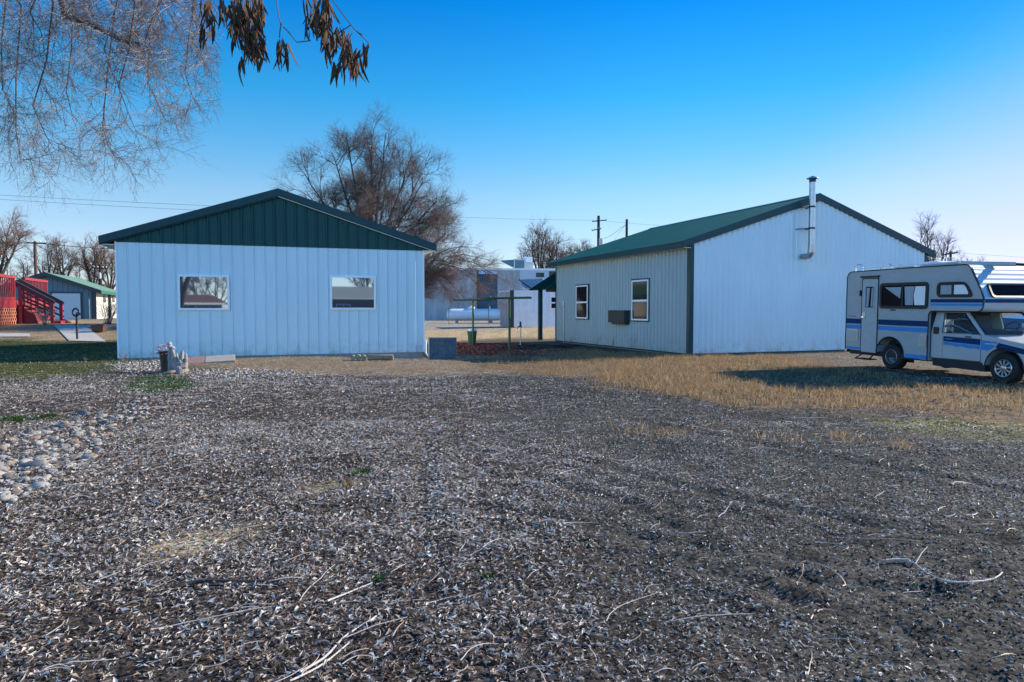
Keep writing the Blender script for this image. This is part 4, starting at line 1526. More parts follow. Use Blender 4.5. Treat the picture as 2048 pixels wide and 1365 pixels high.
def camper():
    o = gp(2001, 768)
    rz = math.atan2(-0.973, 0.231)
    t = thing('camper_van', 'old white cabover camper van with navy and blue stripes parked by the shed', 'camper van', o, rz)
    t.rotation_euler = (0, R(0.7), rz)
    HW = 1.95
    rr, rf = 0.325, 0.325
    wx = -3.03
    # ---- house shell: side outline, near side at y = 0
    prof = [(-4.60, 0.42)]
    prof += [(-4.60, 2.20)] + arc(-4.42, 2.32, 0.18, 180, 90, 5)
    prof += [(-2.5, 2.52)] + arc(-0.95, 2.36, 0.16, 90, 25, 4)
    prof += [(-0.62, 2.10), (-0.47, 1.78)] + arc(-0.60, 1.62, 0.13, 10, -90, 5)
    prof += [(-1.70, 1.485)] + arc(-1.78, 1.385, 0.10, 90, 180, 4)
    prof += [(-1.88, 0.33), (wx + 0.47, 0.36)]
    prof += arc(wx, 0.36, 0.46, 12, 168, 10)
    prof += [(wx - 0.47, 0.40)]
    MB().prism(prof, 0.0, HW).build('house_shell', M['rv_siding'], t)
    # black edge moulding of the near side
    edge = [(x, -0.004, z) for x, z in prof[:-13]]
    MB().tube([(-4.60, -0.004, 0.42)] + edge[1:], 0.014, 6).build('edge_moulding', M['seal'], t)
    MB().tube([(x, HW + 0.004, z) for x, _, z in edge], 0.014, 6).build('edge_moulding', M['seal'], t)
    # wheel arch lip and inner well
    MB().tube([(x, -0.006, z) for x, z in arc(wx, 0.36, 0.46, 8, 172, 14)], 0.016, 6).build('arch_lip', M['seal'], t)
    MB().prism([(wx - 0.45, 0.2)] + [p for p in arc(wx, 0.36, 0.452, 168, 12, 10)] + [(wx + 0.45, 0.2)], 0.30, 0.32).build('wheel_well', M['cab_dark'], t)
    MB().box(-4.5, -1.9, 0.06, HW - 0.06, 0.30, 0.42).build('chassis', M['cab_dark'], t)
    # stripes on the house side
    def plate(name, pts, m, y=-0.003, par=None):
        return MB().prism(pts, y, y + 0.0025).build(name, M[m], par or t)
    q = lambda x0, x1, z0, z1: [(x0, z0), (x1, z0), (x1, z1), (x0, z1)]
    for x0, x1 in ((-4.59, -4.03), (-3.44, -1.885)):
        plate('navy_stripe', q(x0, x1, 1.115, 1.25), 'stripe_navy')
        plate('blue_stripe', q(x0, x1, 0.98, 1.085), 'stripe_blue')
    plate('navy_stripe', q(-1.84, -0.475, 1.685, 1.765), 'stripe_navy')
    plate('blue_stripe', [(-1.84, 1.61), (-0.49, 1.61), (-0.475, 1.665), (-1.84, 1.665)], 'stripe_blue')
    plate('blue_stripe', q(wx + 0.49, -1.89, 0.345, 0.44), 'stripe_blue')
    plate('blue_stripe', q(-4.59, -4.06, 0.43, 0.49), 'stripe_blue')
    plate('blue_stripe', q(-3.43, wx - 0.48, 0.41, 0.54), 'stripe_blue')
    # lettering: one small dark scripted word, illegible, above the stripe at the rear
    rg = random.Random(2)
    let = MB()
    x = -4.50
    for k in range(8):
        h = 0.045 if k == 0 else rg.choice((0.024, 0.026, 0.036))
        let.box(x, x + 0.010, -0.0035, -0.001, 1.30, 1.30 + h)
        let.box(x, x + 0.026, -0.0035, -0.001, 1.30 + (0 if k % 2 else h * 0.55), 1.308 + (0 if k % 2 else h * 0.55))
        x += 0.036
    let.build('lettering', M['stripe_navy'], t)

    # windows
    def win(name, outer, inner, panes, curtains=()):
        f = MB().ring(outer, inner, -0.028, -0.001).build(name, M['seal'], t)
        MB().prism(inner, -0.008, -0.002).build('pane', M['tinted'], f)
        for pts, m in curtains:
            MB().prism(pts, -0.0105, -0.0085).build('curtain', M[m], f)
        for xm, z0, z1 in panes:
            MB().box(xm - 0.022, xm + 0.022, -0.026, -0.0085, z0, z1).build('mullion', M['seal'], f)
        return f
    win('window', rrect(-3.40, -1.90, 1.53, 2.17, 0.10), rrect(-3.33, -1.97, 1.595, 2.105, 0.06), [(-2.66, 1.59, 2.11)],
        [([(-2.30, 1.62), (-2.00, 1.62), (-1.99, 2.07), (-2.28, 2.07), (-2.33, 1.86)], 'vinyl'),
         ([(-2.58, 1.62), (-2.34, 1.62), (-2.35, 1.85), (-2.31, 2.07), (-2.61, 2.07)], 'curtain'),
         ([(-3.24, 2.06), (-2.74, 1.78), (-2.72, 2.06)], 'curtain')])
    ow_ = rrect(-1.66, -0.80, 1.80, 2.15, 0.11)
    iw = rrect(-1.595, -0.865, 1.86, 2.09, 0.07)
    skew = lambda L: [(x + (0.10 * (1.975 - z) / 0.17 if x > -1.2 else 0.0), z) for x, z in L]
    win('window', skew(ow_), skew(iw), [(-1.24, 1.86, 2.09)],
        [([(-1.57, 1.87), (-1.27, 1.87), (-1.27, 2.08), (-1.57, 2.08)], 'curtain'), ([(-1.21, 1.87), (-0.83, 1.87), (-0.93, 2.08), (-1.21, 2.08)], 'vinyl')])
    # entry door
    d = MB().ring(rrect(-4.03, -3.45, 0.36, 2.31, 0.03, 2), rrect(-4.01, -3.47, 0.38, 2.29, 0.03, 2), -0.02, -0.001).build('entry_door', M['seal'], t)
    MB().prism(rrect(-4.008, -3.472, 0.385, 2.285, 0.03, 2), -0.016, -0.001).build('door_skin', M['rv_white'], d)
    MB().ring(rrect(-3.92, -3.56, 1.50, 2.13, 0.03, 2), rrect(-3.88, -3.60, 1.55, 2.09, 0.02, 2), -0.03, -0.015).build('door_window_frame', M['rv_white'], d)
    MB().prism(rrect(-3.88, -3.60, 1.55, 2.09, 0.02, 2), -0.019, -0.0165).build('pane', M['tinted'], d)
    MB().prism([(-3.85, 1.57), (-3.78, 1.57), (-3.74, 2.06), (-3.85, 2.06)], -0.0215, -0.0195).build('curtain', M['curtain'], d)
    MB().prism([(-3.70, 1.57), (-3.63, 1.57), (-3.63, 2.06), (-3.68, 2.06)], -0.0215, -0.0195).build('curtain', M['curtain'], d)
    MB().box(-3.98, -3.88, -0.03, -0.015, 1.28, 1.42).build('door_lock', M['galv'], d)
    MB().bar((-3.975, -0.05, 1.30), (-3.895, -0.05, 1.30), 0.02, 0.02).build('handle', M['chrome'], d)
    MB().box(-4.05, -3.43, -0.06, -0.001, 2.325, 2.37).build('door_gutter', M['seal'], t)
    MB().box(-4.08, -4.05, -0.05, -0.001, 1.85, 2.0).build('porch_lamp', M['cab_dark'], t)
    # hatches
    for x0, x1, z0, z1 in ((-4.54, -4.13, 0.66, 0.96), (-2.12, -1.90, 0.66, 0.93)):
        h = MB().ring(rrect(x0, x1, z0, z1, 0.03, 3), rrect(x0 + 0.025, x1 - 0.025, z0 + 0.025, z1 - 0.025, 0.02, 3), -0.022, -0.001).build('hatch', M['galv'], t)
        MB().prism(rrect(x0 + 0.024, x1 - 0.024, z0 + 0.024, z1 - 0.024, 0.02, 3), -0.018, -0.001).build('hatch_lid', M['rv_white'], h)
        MB().lathe([(0.022, -0.03), (0.022, -0.017)], ((x0 + x1) / 2 + 0.02, 0, (z0 + z1) / 2), 'y', 10).build('latch', M['galv'], h)
    MB().lathe([(0.03, -0.02), (0.03, -0.001)], (-3.36, 0, 0.62), 'y', 12).build('socket_cover', M['cab_dark'], t)
    MB().box(-3.05, -2.88, -0.012, -0.001, 1.48, 1.51).build('reflector', M['cab_dark'], t)
    # roof: vents, rack rails, rolled awning, ladder hoops
    zr = 2.50
    MB().tube([(-4.2, 0.12, zr + 0.07), (-2.9, 0.12, zr + 0.09), (-1.2, 0.12, zr + 0.085)], 0.018, 6).build('roof_rail', M['tank_white'], t)
    for x in (-4.1, -3.55, -2.9, -2.2, -1.4):
        MB().tube([(x, 0.12, zr - 0.02), (x, 0.12, zr + 0.08)], 0.015, 6).build('rail_foot', M['galv'], t)
    for x, y in ((-4.35, 0.15), (-4.0, 0.75)):
        MB().tube([(x - 0.12, y, zr - 0.1), (x - 0.12, y, zr + 0.10), (x - 0.07, y, zr + 0.18), (x + 0.04, y, zr + 0.20), (x + 0.13, y, zr + 0.13), (x + 0.16, y, zr)], 0.014, 6).build('ladder_hoop', M['chrome'], t)
    MB().box(-3.5, -2.9, 0.5, 1.1, zr, zr + 0.10).build('roof_vent', M['rv_white'], t, bevel=0.03)
    MB().prism([(-2.75, zr - 0.02), (-2.55, zr + 0.16), (-2.1, zr + 0.17), (-1.6, zr + 0.04), (-1.55, zr - 0.02)], 0.35, 1.2).build('cooling_unit', M['tank_white'], t, bevel=0.02)
    MB().tube([(-2.3, 0.16, zr + 0.06), (-1.3, 0.2, zr + 0.06), (-0.55, 0.9, zr + 0.02)], [0.05, 0.06, 0.05], 10).build('awning_roll', M['rv_white'], t, smooth=True)
    MB().tube([(-0.55, 0.9, zr + 0.02), (-0.4, 1.08, zr)], 0.03, 8).build('awning_end', M['seal'], t)
    # cabover front: polished ribbed metal and wide dark window
    fr = MB()
    pf = [(-0.93, 2.50), (-0.80, 2.44), (-0.62, 2.10), (-0.47, 1.78), (-0.485, 1.60), (-0.60, 1.49)]
    nseg = 40
    pts = []
    L_seg = [((pf[i + 1][0] - pf[i][0]) ** 2 + (pf[i + 1][1] - pf[i][1]) ** 2) ** 0.5 for i in range(len(pf) - 1)]
    tot = sum(L_seg)
    for k in range(nseg + 1):
        d_ = tot * k / nseg
        i = 0
        while i < len(L_seg) - 1 and d_ > L_seg[i]:
            d_ -= L_seg[i]
            i += 1
        f = min(1, d_ / L_seg[i])
        x = pf[i][0] + (pf[i + 1][0] - pf[i][0]) * f
        z = pf[i][1] + (pf[i + 1][1] - pf[i][1]) * f
        amp = 0.004 if k < nseg * 0.55 else 0.0
        pts.append((x + 0.016 + amp * math.sin(k * 1.6), z))
    for k, (x, z) in enumerate(pts):
        fr.v += [(x, 0.02, z), (x, HW - 0.02, z)]
    for k in range(nseg):
        fr.f.append((2 * k, 2 * k + 1, 2 * k + 3, 2 * k + 2))
    fr.build('front_cap', M['polished'], t, smooth=True)
    sx = lambda z: -0.62 + (2.10 - z) * (0.15 / 0.32)
    wo = MB()

    def front_pts(y0, y1, z0, z1, r, off):
        return [(sx(z) + 0.045 + off, y, z) for y, z in rrect(y0, y1, z0, z1, r, 4)]
    A, B_ = front_pts(0.18, HW - 0.18, 1.80, 2.10, 0.08, 0.02), front_pts(0.24, HW - 0.24, 1.835, 2.065, 0.06, 0.005)
    n = len(A)
    wo.v += A + B_ + [(x - 0.06, y, z) for x, y, z in A]
    for i in range(n):
        j = (i + 1) % n
        wo.f += [(i, j, n + j, n + i), (i, 2 * n + i, 2 * n + j, j)]
    fw = wo.build('front_window', M['seal'], t)
    g = MB()
    g.v += B_
    g.f.append(tuple(range(n)))
    g.build('pane', M['tinted'], fw)
    stp = MB()
    stp.slab((-0.445, 0.02, 1.765), (-0.445, HW - 0.02, 1.765), (-0.45, HW - 0.02, 1.685), (-0.45, 0.02, 1.685), 0.004)
    stp.build('navy_stripe', M['stripe_navy'], t)
    # ---- cab
    c0, c1 = 0.06, 1.80
    up = [(-1.86, 0.40), (-1.86, 1.0), (-0.50, 1.0), (0.12, 0.90), (0.70, 0.82), (0.86, 0.74), (0.88, 0.40), (0.80, 0.30), (0.47, 0.32)]
    up += arc(0.0, 0.30, 0.44, 8, 172, 12)
    up += [(-0.47, 0.32), (-0.52, 0.40)]
    MB().prism(up, c0, c1).build('cab_body', M['rv_cab'], t, bevel=0.018)
    MB().prism([(-1.80, 0.22), (-0.45, 0.20), (-0.45, 0.40), (-1.80, 0.42)], c0 + 0.02, c1 - 0.02).build('rocker_panel', M['cab_dark'], t)
    MB().tube([(x, c0 - 0.004, z) for x, z in arc(0.0, 0.30, 0.44, 5, 175, 14)], 0.013, 6).build('arch_lip', M['seal'], t)
    MB().prism(arc(0.0, 0.30, 0.43, 175, 5, 12), c0 + 0.32, c0 + 0.34).build('wheel_well', M['cab_dark'], t)
    # greenhouse
    ins = 0.10
    top = 1.475
    for y0, y1, s in ((c0, c0 + 0.05, 1), (c1 - 0.05, c1, -1)):
        yb, yt = (y0, y0 + ins) if s == 1 else (y1, y1 - ins)
        def pil(pb, pt, wb, wt):
            m_ = MB()
            ya, yc = yb, yt
            d_ = 0.045 * s
            vs = [(pb, ya, 0.985), (pb + wb, ya, 0.985), (pt + wt, yc, top), (pt, yc, top)]
            m_.add(vs + [(x, y + d_, z) for x, y, z in vs], [(0, 1, 2, 3), (7, 6, 5, 4), (0, 4, 5, 1), (1, 5, 6, 2), (2, 6, 7, 3), (3, 7, 4, 0)])
            m_.build('pillar', M['rv_cab'], t)
        pil(-0.56, -1.06, 0.075, 0.075)
        pil(-1.86, -1.80, 0.32, 0.22)
        # side glass
        gl = MB()
        vs = [(-1.55, yb + 0.012 * s, 0.995), (-0.55, yb + 0.012 * s, 0.995), (-1.03, yt + 0.012 * s, top - 0.02), (-1.60, yt + 0.012 * s, top - 0.02)]
        gl.add(vs, [(0, 1, 2, 3)])
        gl.build('side_window', M['clear_glass'], t)
        MB().tube([(-1.54, yb - 0.004 * s, 1.0), (-1.58, yt - 0.004 * s, top - 0.03), (-1.06, yt - 0.004 * s, top - 0.03), (-0.58, yb - 0.004 * s, 1.0)], 0.012, 6).build('window_seal', M['seal'], t)
    MB().slab((-1.86, c0 + ins, top + 0.02), (-1.0, c0 + ins, top + 0.02), (-1.0, c1 - ins, top + 0.02), (-1.86, c1 - ins, top + 0.02), 0.04).build('cab_roof', M['rv_cab'], t)
    MB().box(-1.87, -1.84, c0, c1, 0.4, top).build('cab_back', M['cab_dark'], t)
    wsg = MB()
    wsg.add([(-0.50, c0 + 0.06, 1.0), (-0.50, c1 - 0.06, 1.0), (-1.0, c1 - ins - 0.05, top - 0.01), (-1.0, c0 + ins + 0.05, top - 0.01)], [(0, 1, 2, 3)])
    wsg.build('windshield', M['clear_glass'], t)
    MB().tube([(-0.49, c0 + 0.06, 1.0), (-0.47, (c0 + c1) / 2, 1.003), (-0.49, c1 - 0.06, 1.0), (-0.99, c1 - ins - 0.05, top - 0.01), (-0.99, c0 + ins + 0.05, top - 0.01), (-0.49, c0 + 0.06, 1.0)], 0.016, 6).build('windshield_seal', M['seal'], t)
    MB().box(-0.92, -0.52, c0 + 0.06, c1 - 0.06, 1.002, 1.06).build('dashboard', M['cab_dark'], t, bevel=0.02)
    cy = c1 - 0.45
    st = MB()
    st.tube([(-0.98 + 0.10 * math.cos(a), cy + 0.19 * math.sin(a), 1.10 + 0.16 * math.cos(a)) for a in [k * math.pi / 10 for k in range(21)]], 0.014, 6)
    st.tube([(-0.98, cy - 0.18, 1.10), (-0.96, cy, 1.09), (-0.98, cy + 0.18, 1.10)], 0.02, 6)
    st.build('steering_wheel', M['seal'], t)
    for y in (c0 + 0.2, c1 - 0.70):
        s_ = MB().box(-1.75, -1.2, y, y + 0.5, 0.9, 1.03).box(-1.82, -1.70, y + 0.02, y + 0.48, 1.0, 1.36).build('seat', M['cab_dark'], t, bevel=0.03)
    for y, w_ in ((c0 + 0.35, 0.5), (c0 + 1.0, 0.5)):
        MB().bar((-0.48, y, 1.02), (-0.55, y + w_, 1.06), 0.012, 0.012).build('wiper', M['seal'], t)
    # door
    yd = c0 - 0.002
    dr = MB().ring(rrect(-1.53, -0.54, 0.41, 0.995, 0.02, 2), rrect(-1.522, -0.548, 0.418, 0.99, 0.02, 2), yd - 0.002, yd + 0.004).build('cab_door', M['seal'], t)
    MB().prism(rrect(-1.521, -0.549, 0.419, 0.989, 0.02, 2), yd - 0.0025, yd + 0.003).build('door_skin', M['rv_cab'], dr)
    MB().bar((-0.92, yd - 0.02, 0.935), (-0.78, yd - 0.02, 0.93), 0.018, 0.025).build('handle', M['seal'], dr)
    pl = lambda nm, pts, m: MB().prism(pts, c0 - 0.0085, c0 - 0.0055).build(nm, M[m], t)
    pl('navy_stripe', [(-1.50, 0.80), (-0.56, 0.77), (-0.555, 0.90), (-1.50, 0.92)], 'stripe_navy')
    rgx = random.Random(9)
    low = [(-1.50 + k * 0.117, 0.735 - 0.006 * k - rgx.uniform(0, 0.028)) for k in range(9)]
    pl('blue_stripe', low + [(-0.56, 0.762), (-1.50, 0.79)], 'stripe_blue')
    pl('blue_stripe', [(-0.545, 0.68), (-0.38, 0.66), (-0.25, 0.73), (-0.16, 0.86), (-0.54, 0.88)], 'stripe_blue')
    pl('navy_stripe', [(-0.20, 0.735), (0.72, 0.60), (0.74, 0.70), (-0.13, 0.845)], 'stripe_navy')
    MB().box(-0.44, -0.20, c0 - 0.014, c0 - 0.0087, 0.80, 0.82).build('fender_badge', M['chrome'], t)
    lt = MB()
    for k in range(7):
        lt.box(-1.46 + k * 0.03, -1.44 + k * 0.03, c0 - 0.0105, c0 - 0.0087, 0.845, 0.875)
    lt.build('lettering', M['stripe_blue'], t)
    MB().box(0.44, 0.56, c0 - 0.02, c0 - 0.0087, 0.635, 0.675).build('marker_lamp', M['amber'], t)
    MB().box(-1.78, -1.64, c0 - 0.012, c0 - 0.001, 1.06 - 0.10, 1.06 + 0.06).build('cab_vent', M['seal'], t)
    # mirror
    mr = MB().box(-1.18, -1.12, c0 - 0.34, c0 - 0.12, 1.16, 1.33).build('mirror', M['chrome'], t, bevel=0.03)
    MB().box(-1.17, -1.12, c0 - 0.34, c0 - 0.12, 1.00, 1.15).build('lower_mirror', M['chrome'], mr, bevel=0.03)
    a_ = MB().tube([(-1.14, c0 - 0.12, 1.30), (-0.98, c0 - 0.05, 1.32), (-0.86, c0 + 0.05, 1.31)], 0.012, 6)
    a_.tube([(-1.14, c0 - 0.12, 1.19), (-0.85, c0 - 0.02, 1.05), (-0.72, c0 + 0.0, 0.99)], 0.012, 6)
    a_.build('mirror_arm', M['chrome'], mr)
    # front end
    MB().box(0.885, 0.905, c0 + 0.35, c1 - 0.35, 0.48, 0.70).build('grille', M['seal'], t)
    for y in (c0 + 0.18, c1 - 0.18):
        hl = MB().lathe([(0.10, 0.88), (0.10, 0.91), (0.085, 0.915)], (0, y, 0.60), 'x', 16).build('headlight', M['chrome'], t)
        MB().lathe([(0.083, 0.912), (0.06, 0.93), (0.01, 0.935)], (0, y, 0.60), 'x', 16).build('lens', M['mirror_glass'], hl)
    MB().tube([(0.62, c0 - 0.03, 0.46), (0.90, c0 - 0.02, 0.455), (1.0, c0 + 0.15, 0.45), (1.0, c1 - 0.15, 0.45), (0.90, c1 + 0.02, 0.455), (0.62, c1 + 0.03, 0.46)], 0.065, 8).build('bumper', M['chrome'], t, smooth=True)
    # steps
    s_ = MB().box(-3.98, -3.50, -0.22, 0.05, 0.20, 0.225)
    s_.bar((-3.90, 0.06, 0.40), (-3.98, -0.2, 0.21), 0.02, 0.03).bar((-3.55, 0.06, 0.40), (-3.50, -0.2, 0.21), 0.02, 0.03)
    s_.build('fold_step', M['seal'], t)
    wheel(t, 0.0, c0 - 0.01, rf, 0.20, 'alloy')
    wheel(t, wx, 0.05, rr, 0.22, 'steel')
    for x, y, k in ((0.0, c1 - 0.19, 'alloy'), (wx, HW - 0.27, 'steel')):
        wheel(t, x, y, rr, 0.20, k)
    MB().tube([(wx, 0.2, rr), (wx, HW - 0.2, rr)], 0.06, 8).build('axle', M['cab_dark'], t)
    # rear of the house
    MB().box(-4.68, -4.60, 0.05, HW - 0.05, 0.34, 0.44).build('rear_bumper', M['chrome'], t)
    MB().ring(rrect(0.5, 1.45, 1.5, 2.1, 0.06, 3), rrect(0.55, 1.4, 1.55, 2.05, 0.05, 3), -4.63, -4.60, 'yz').build('rear_window', M['seal'], t)
    for y in (0.08, HW - 0.2):
        MB().box(-4.62, -4.601, y, y + 0.12, 0.6, 0.85).build('tail_light', M['amber'], t)
    return t


M['rv_siding'] = mat('rv_siding', (0.40, 0.43, 0.44), 0.45, var=0.1, vscale=2.5, stretch=(1, 1, 3))
nt_ = M['rv_siding'].node_tree
tc_ = nt_.nodes.new('ShaderNodeTexCoord')
wv_ = nt_.nodes.new('ShaderNodeTexWave')
wv_.bands_direction = 'Z'
wv_.wave_profile = 'SAW'
wv_.inputs['Scale'].default_value = 3.4
nt_.links.new(tc_.outputs['Object'], wv_.inputs['Vector'])
bp_ = nt_.nodes.new('ShaderNodeBump')
bp_.inputs['Strength'].default_value = 0.5
bp_.inputs['Distance'].default_value = 0.02
nt_.links.new(wv_.outputs['Fac'], bp_.inputs['Height'])
nt_.links.new(bp_.outputs[0], nt_.nodes['Principled BSDF'].inputs['Normal'])
M['polished'] = mat('polished', (0.42, 0.47, 0.52), 0.38, metal=0.3, var=0.1, vscale=2)
camper()


def parked_car():
    o = atg(2090, 23.0)
    t = thing('parked_car', 'blue and silver car partly hidden behind the camper at the right edge', 'car', o, R(8))
    MB().prism([(-1.0, 0.28), (-1.0, 0.72), (-0.9, 0.86), (0.1, 0.98), (0.75, 1.42), (1.9, 1.45), (2.7, 1.0), (3.3, 0.95), (3.35, 0.35)], 0, 1.7).build('body', M['car_blue'], t, bevel=0.04)
    MB().slab((0.14, 0.12, 1.0), (0.74, 0.2, 1.40), (0.74, 1.5, 1.40), (0.14, 1.58, 1.0), 0.012).build('windshield', M['chrome'], t)
    MB().prism([(0.35, 1.0), (0.82, 1.36), (1.85, 1.38), (2.4, 1.02)], -0.006, -0.002).build('side_window', M['tinted'], t)
    for y in (0.12, 1.3):
        MB().box(-1.03, -0.99, y, y + 0.28, 0.58, 0.72).build('headlight', M['chrome'], t)
    MB().box(-1.08, -1.0, 0.05, 1.65, 0.32, 0.48).build('bumper', M['chrome'], t, bevel=0.02)
    for x in (-0.25, 2.5):
        wheel(t, x, -0.02, 0.31, 0.2, 'steel')
        wheel(t, x, 1.52, 0.31, 0.2, 'steel')


M['car_blue'] = mat('car_blue', (0.03, 0.07, 0.20), 0.3, coat=0.4)
parked_car()

# ------------------------------------------------------------------ bare trees
def tubes_np(P, Rd, sides):
    """many tubes at once: P (N,n,3), Rd (N,n)"""
    N, n, _ = P.shape
    T = np.gradient(P, axis=1)
    T /= np.maximum(np.linalg.norm(T, axis=2, keepdims=True), 1e-9)
    a = np.where(np.abs(T[..., 2:3]) < 0.9, np.array([0, 0, 1.0]), np.array([0, 1.0, 0]))
    U = np.cross(T, a)
    U /= np.maximum(np.linalg.norm(U, axis=2, keepdims=True), 1e-9)
    W_ = np.cross(T, U)
    th = 2 * np.pi * np.arange(sides) / sides
    V = P[:, :, None, :] + Rd[:, :, None, None] * (U[:, :, None, :] * np.cos(th)[None, None, :, None] + W_[:, :, None, :] * np.sin(th)[None, None, :, None])
    i0 = (np.arange(N)[:, None, None] * n + np.arange(n - 1)[None, :, None]) * sides
    k = np.arange(sides)
    k2 = (k + 1) % sides
    Fc = np.stack([i0 + k, i0 + k2, i0 + sides + k2, i0 + sides + k], -1).reshape(-1, 4)
    return V.reshape(-1, 3), Fc


def smooth_path(pts, n):
    """Catmull-Rom through the points"""
    p = np.array([pts[0]] + list(pts) + [pts[-1]], float)
    out = []
    m_ = len(pts) - 1
    for i in range(n):
        t = i / (n - 1) * m_
        k = min(int(t), m_ - 1)
        f = t - k
        a, b, c, d = p[k], p[k + 1], p[k + 2], p[k + 3]
        out.append(0.5 * ((2 * b) + (c - a) * f + (2 * a - 5 * b + 4 * c - d) * f * f + (3 * b - a - 3 * c + d) * f ** 3))
    return np.array(out)


def grow(rng, P, Rd, spec, keep=None):
    """one more order of branches on the branches P"""
    N, n, _ = P.shape
    k = spec['k']
    par = np.repeat(np.arange(N), k)
    M_ = len(par)
    t = rng.uniform(spec.get('t0', 0.3), spec.get('t1', 1.0), M_)
    f = t * (n - 1)
    i = np.minimum(f.astype(int), n - 2)
    fr = (f - i)[:, None]
    base = P[par, i] * (1 - fr) + P[par, i + 1] * fr
    d = P[par, i + 1] - P[par, i]
    d /= np.maximum(np.linalg.norm(d, axis=1, keepdims=True), 1e-9)
    q = rng.normal(size=(M_, 3))
    q = np.cross(d, q)
    q /= np.maximum(np.linalg.norm(q, axis=1, keepdims=True), 1e-9)
    a = rng.normal(spec['ang'], 0.2, M_)[:, None]
    d = d * np.cos(a) + q * np.sin(a)
    r0 = np.minimum((Rd[par, i] * (1 - fr[:, 0]) + Rd[par, i + 1] * fr[:, 0]) * 0.8, spec['r'] * rng.uniform(0.7, 1.2, M_))
    L = spec['L'] * rng.uniform(0.55, 1.2, M_) * (1.1 - 0.35 * t)
    ns = spec['n']
    pts = [base]
    for s in range(ns):
        d = d + rng.normal(0, spec['wig'], (M_, 3)) + np.array([0, 0, spec['up']])
        d /= np.linalg.norm(d, axis=1, keepdims=True)
        pts.append(pts[-1] + d * (L / ns)[:, None])
    C_ = np.stack(pts, 1)
    tap = np.linspace(1, spec.get('tip', 0.35), ns + 1)
    Rc = r0[:, None] * tap[None]
    if keep is not None:
        m_ = keep(C_[:, -1])
        C_, Rc = C_[m_], Rc[m_]
    return C_, Rc


def bare_tree(name, label, base, limbs, specs, seed, group=None, trunk_m='bark', twig_m='twig', keep=None, rz=0.0, heavy=1):
    """limbs: list of (points, r0, r1) from the ground up; specs: one dict for each order of branches"""
    rng = np.random.default_rng(seed)
    t = thing(name, label, 'tree', base, rz, group)
    n = 10
    P = np.stack([smooth_path(p, n) for p, a, b in limbs])
    P[:, 1:-1] += rng.normal(0, 0.03, (len(limbs), n - 2, 3))
    Rd = np.stack([np.linspace(a, b, n) for p, a, b in limbs])
    tv, tf, cv, cf = [], [], [], []
    to = co = 0
    lev = 0
    while True:
        sides = 8 if lev == 0 else 5 if lev == 1 else 3
        V, Fc = tubes_np(P, Rd, sides)
        if lev <= heavy:
            tv.append(V)
            tf.append(Fc + to)
            to += len(V)
        else:
            cv.append(V)
            cf.append(Fc + co)
            co += len(V)
        if lev >= len(specs):
            break
        P, Rd = grow(rng, P, Rd, specs[lev], keep)
        lev += 1
    a = np_mesh('trunk', np.concatenate(tv), np.concatenate(tf), M[trunk_m], None, True)
    a.parent = t
    b = np_mesh('crown', np.concatenate(cv), np.concatenate(cf), M[twig_m], None, False)
    b.parent = t
    return t


def S(k, L, r, ang, wig, up, n=5, t0=0.3, t1=1.0, tip=0.35):
    return dict(k=k, L=L, r=r, ang=ang, wig=wig, up=up, n=n, t0=t0, t1=t1, tip=tip)


b0 = atg(742, 40)
limbs = [([(0, 0, -0.3), (0.05, 0, 1.8), (0, 0, 3.6)], 0.36, 0.30)]
for ex, ey, ez, r in ((-4.3, 0.4, 7.2, 0.085), (-3.5, -0.8, 9.0, 0.10), (-2.4, 0.9, 10.6, 0.10), (-1.2, -0.6, 11.4, 0.12), (0.0, 0.8, 11.6, 0.12), (1.1, -0.6, 11.4, 0.11), (2.3, 0.7, 10.2, 0.10), (3.2, -0.6, 8.6, 0.09), (-3.2, -1.5, 6.0, 0.07), (3.6, 1.0, 6.6, 0.07), (0.6, 2.0, 9.0, 0.09), (-1.4, 2.2, 8.4, 0.08), (0.4, -2.0, 8.0, 0.08), (-5.2, 0.2, 5.6, 0.05), (3.9, -0.3, 7.6, 0.07), (2.9, 1.6, 9.6, 0.08), (4.2, 0.6, 5.6, 0.06), (-4.0, 1.2, 8.3, 0.07)):
    limbs.append(([(0, 0, 3.2), (ex * 0.25, ey * 0.3, 4.6 + ez * 0.06), (ex * 0.62, ey * 0.7, 3.4 + (ez - 3.4) * 0.62), (ex, ey, ez)], r, 0.02))
bare_tree('bare_tree', 'tall bare tree with wide dark crown behind the white building', b0, limbs,
          [S(11, 2.3, 0.030, 0.75, 0.12, 0.03, 6, 0.3), S(10, 1.25, 0.013, 0.7, 0.14, 0.03, 5, 0.2), S(8, 0.72, 0.010, 0.78, 0.17, 0.0, 4, 0.2), S(4, 0.42, 0.0085, 0.7, 0.18, 0.0, 3, 0.2)], 7, None, 'bark', 'twig')

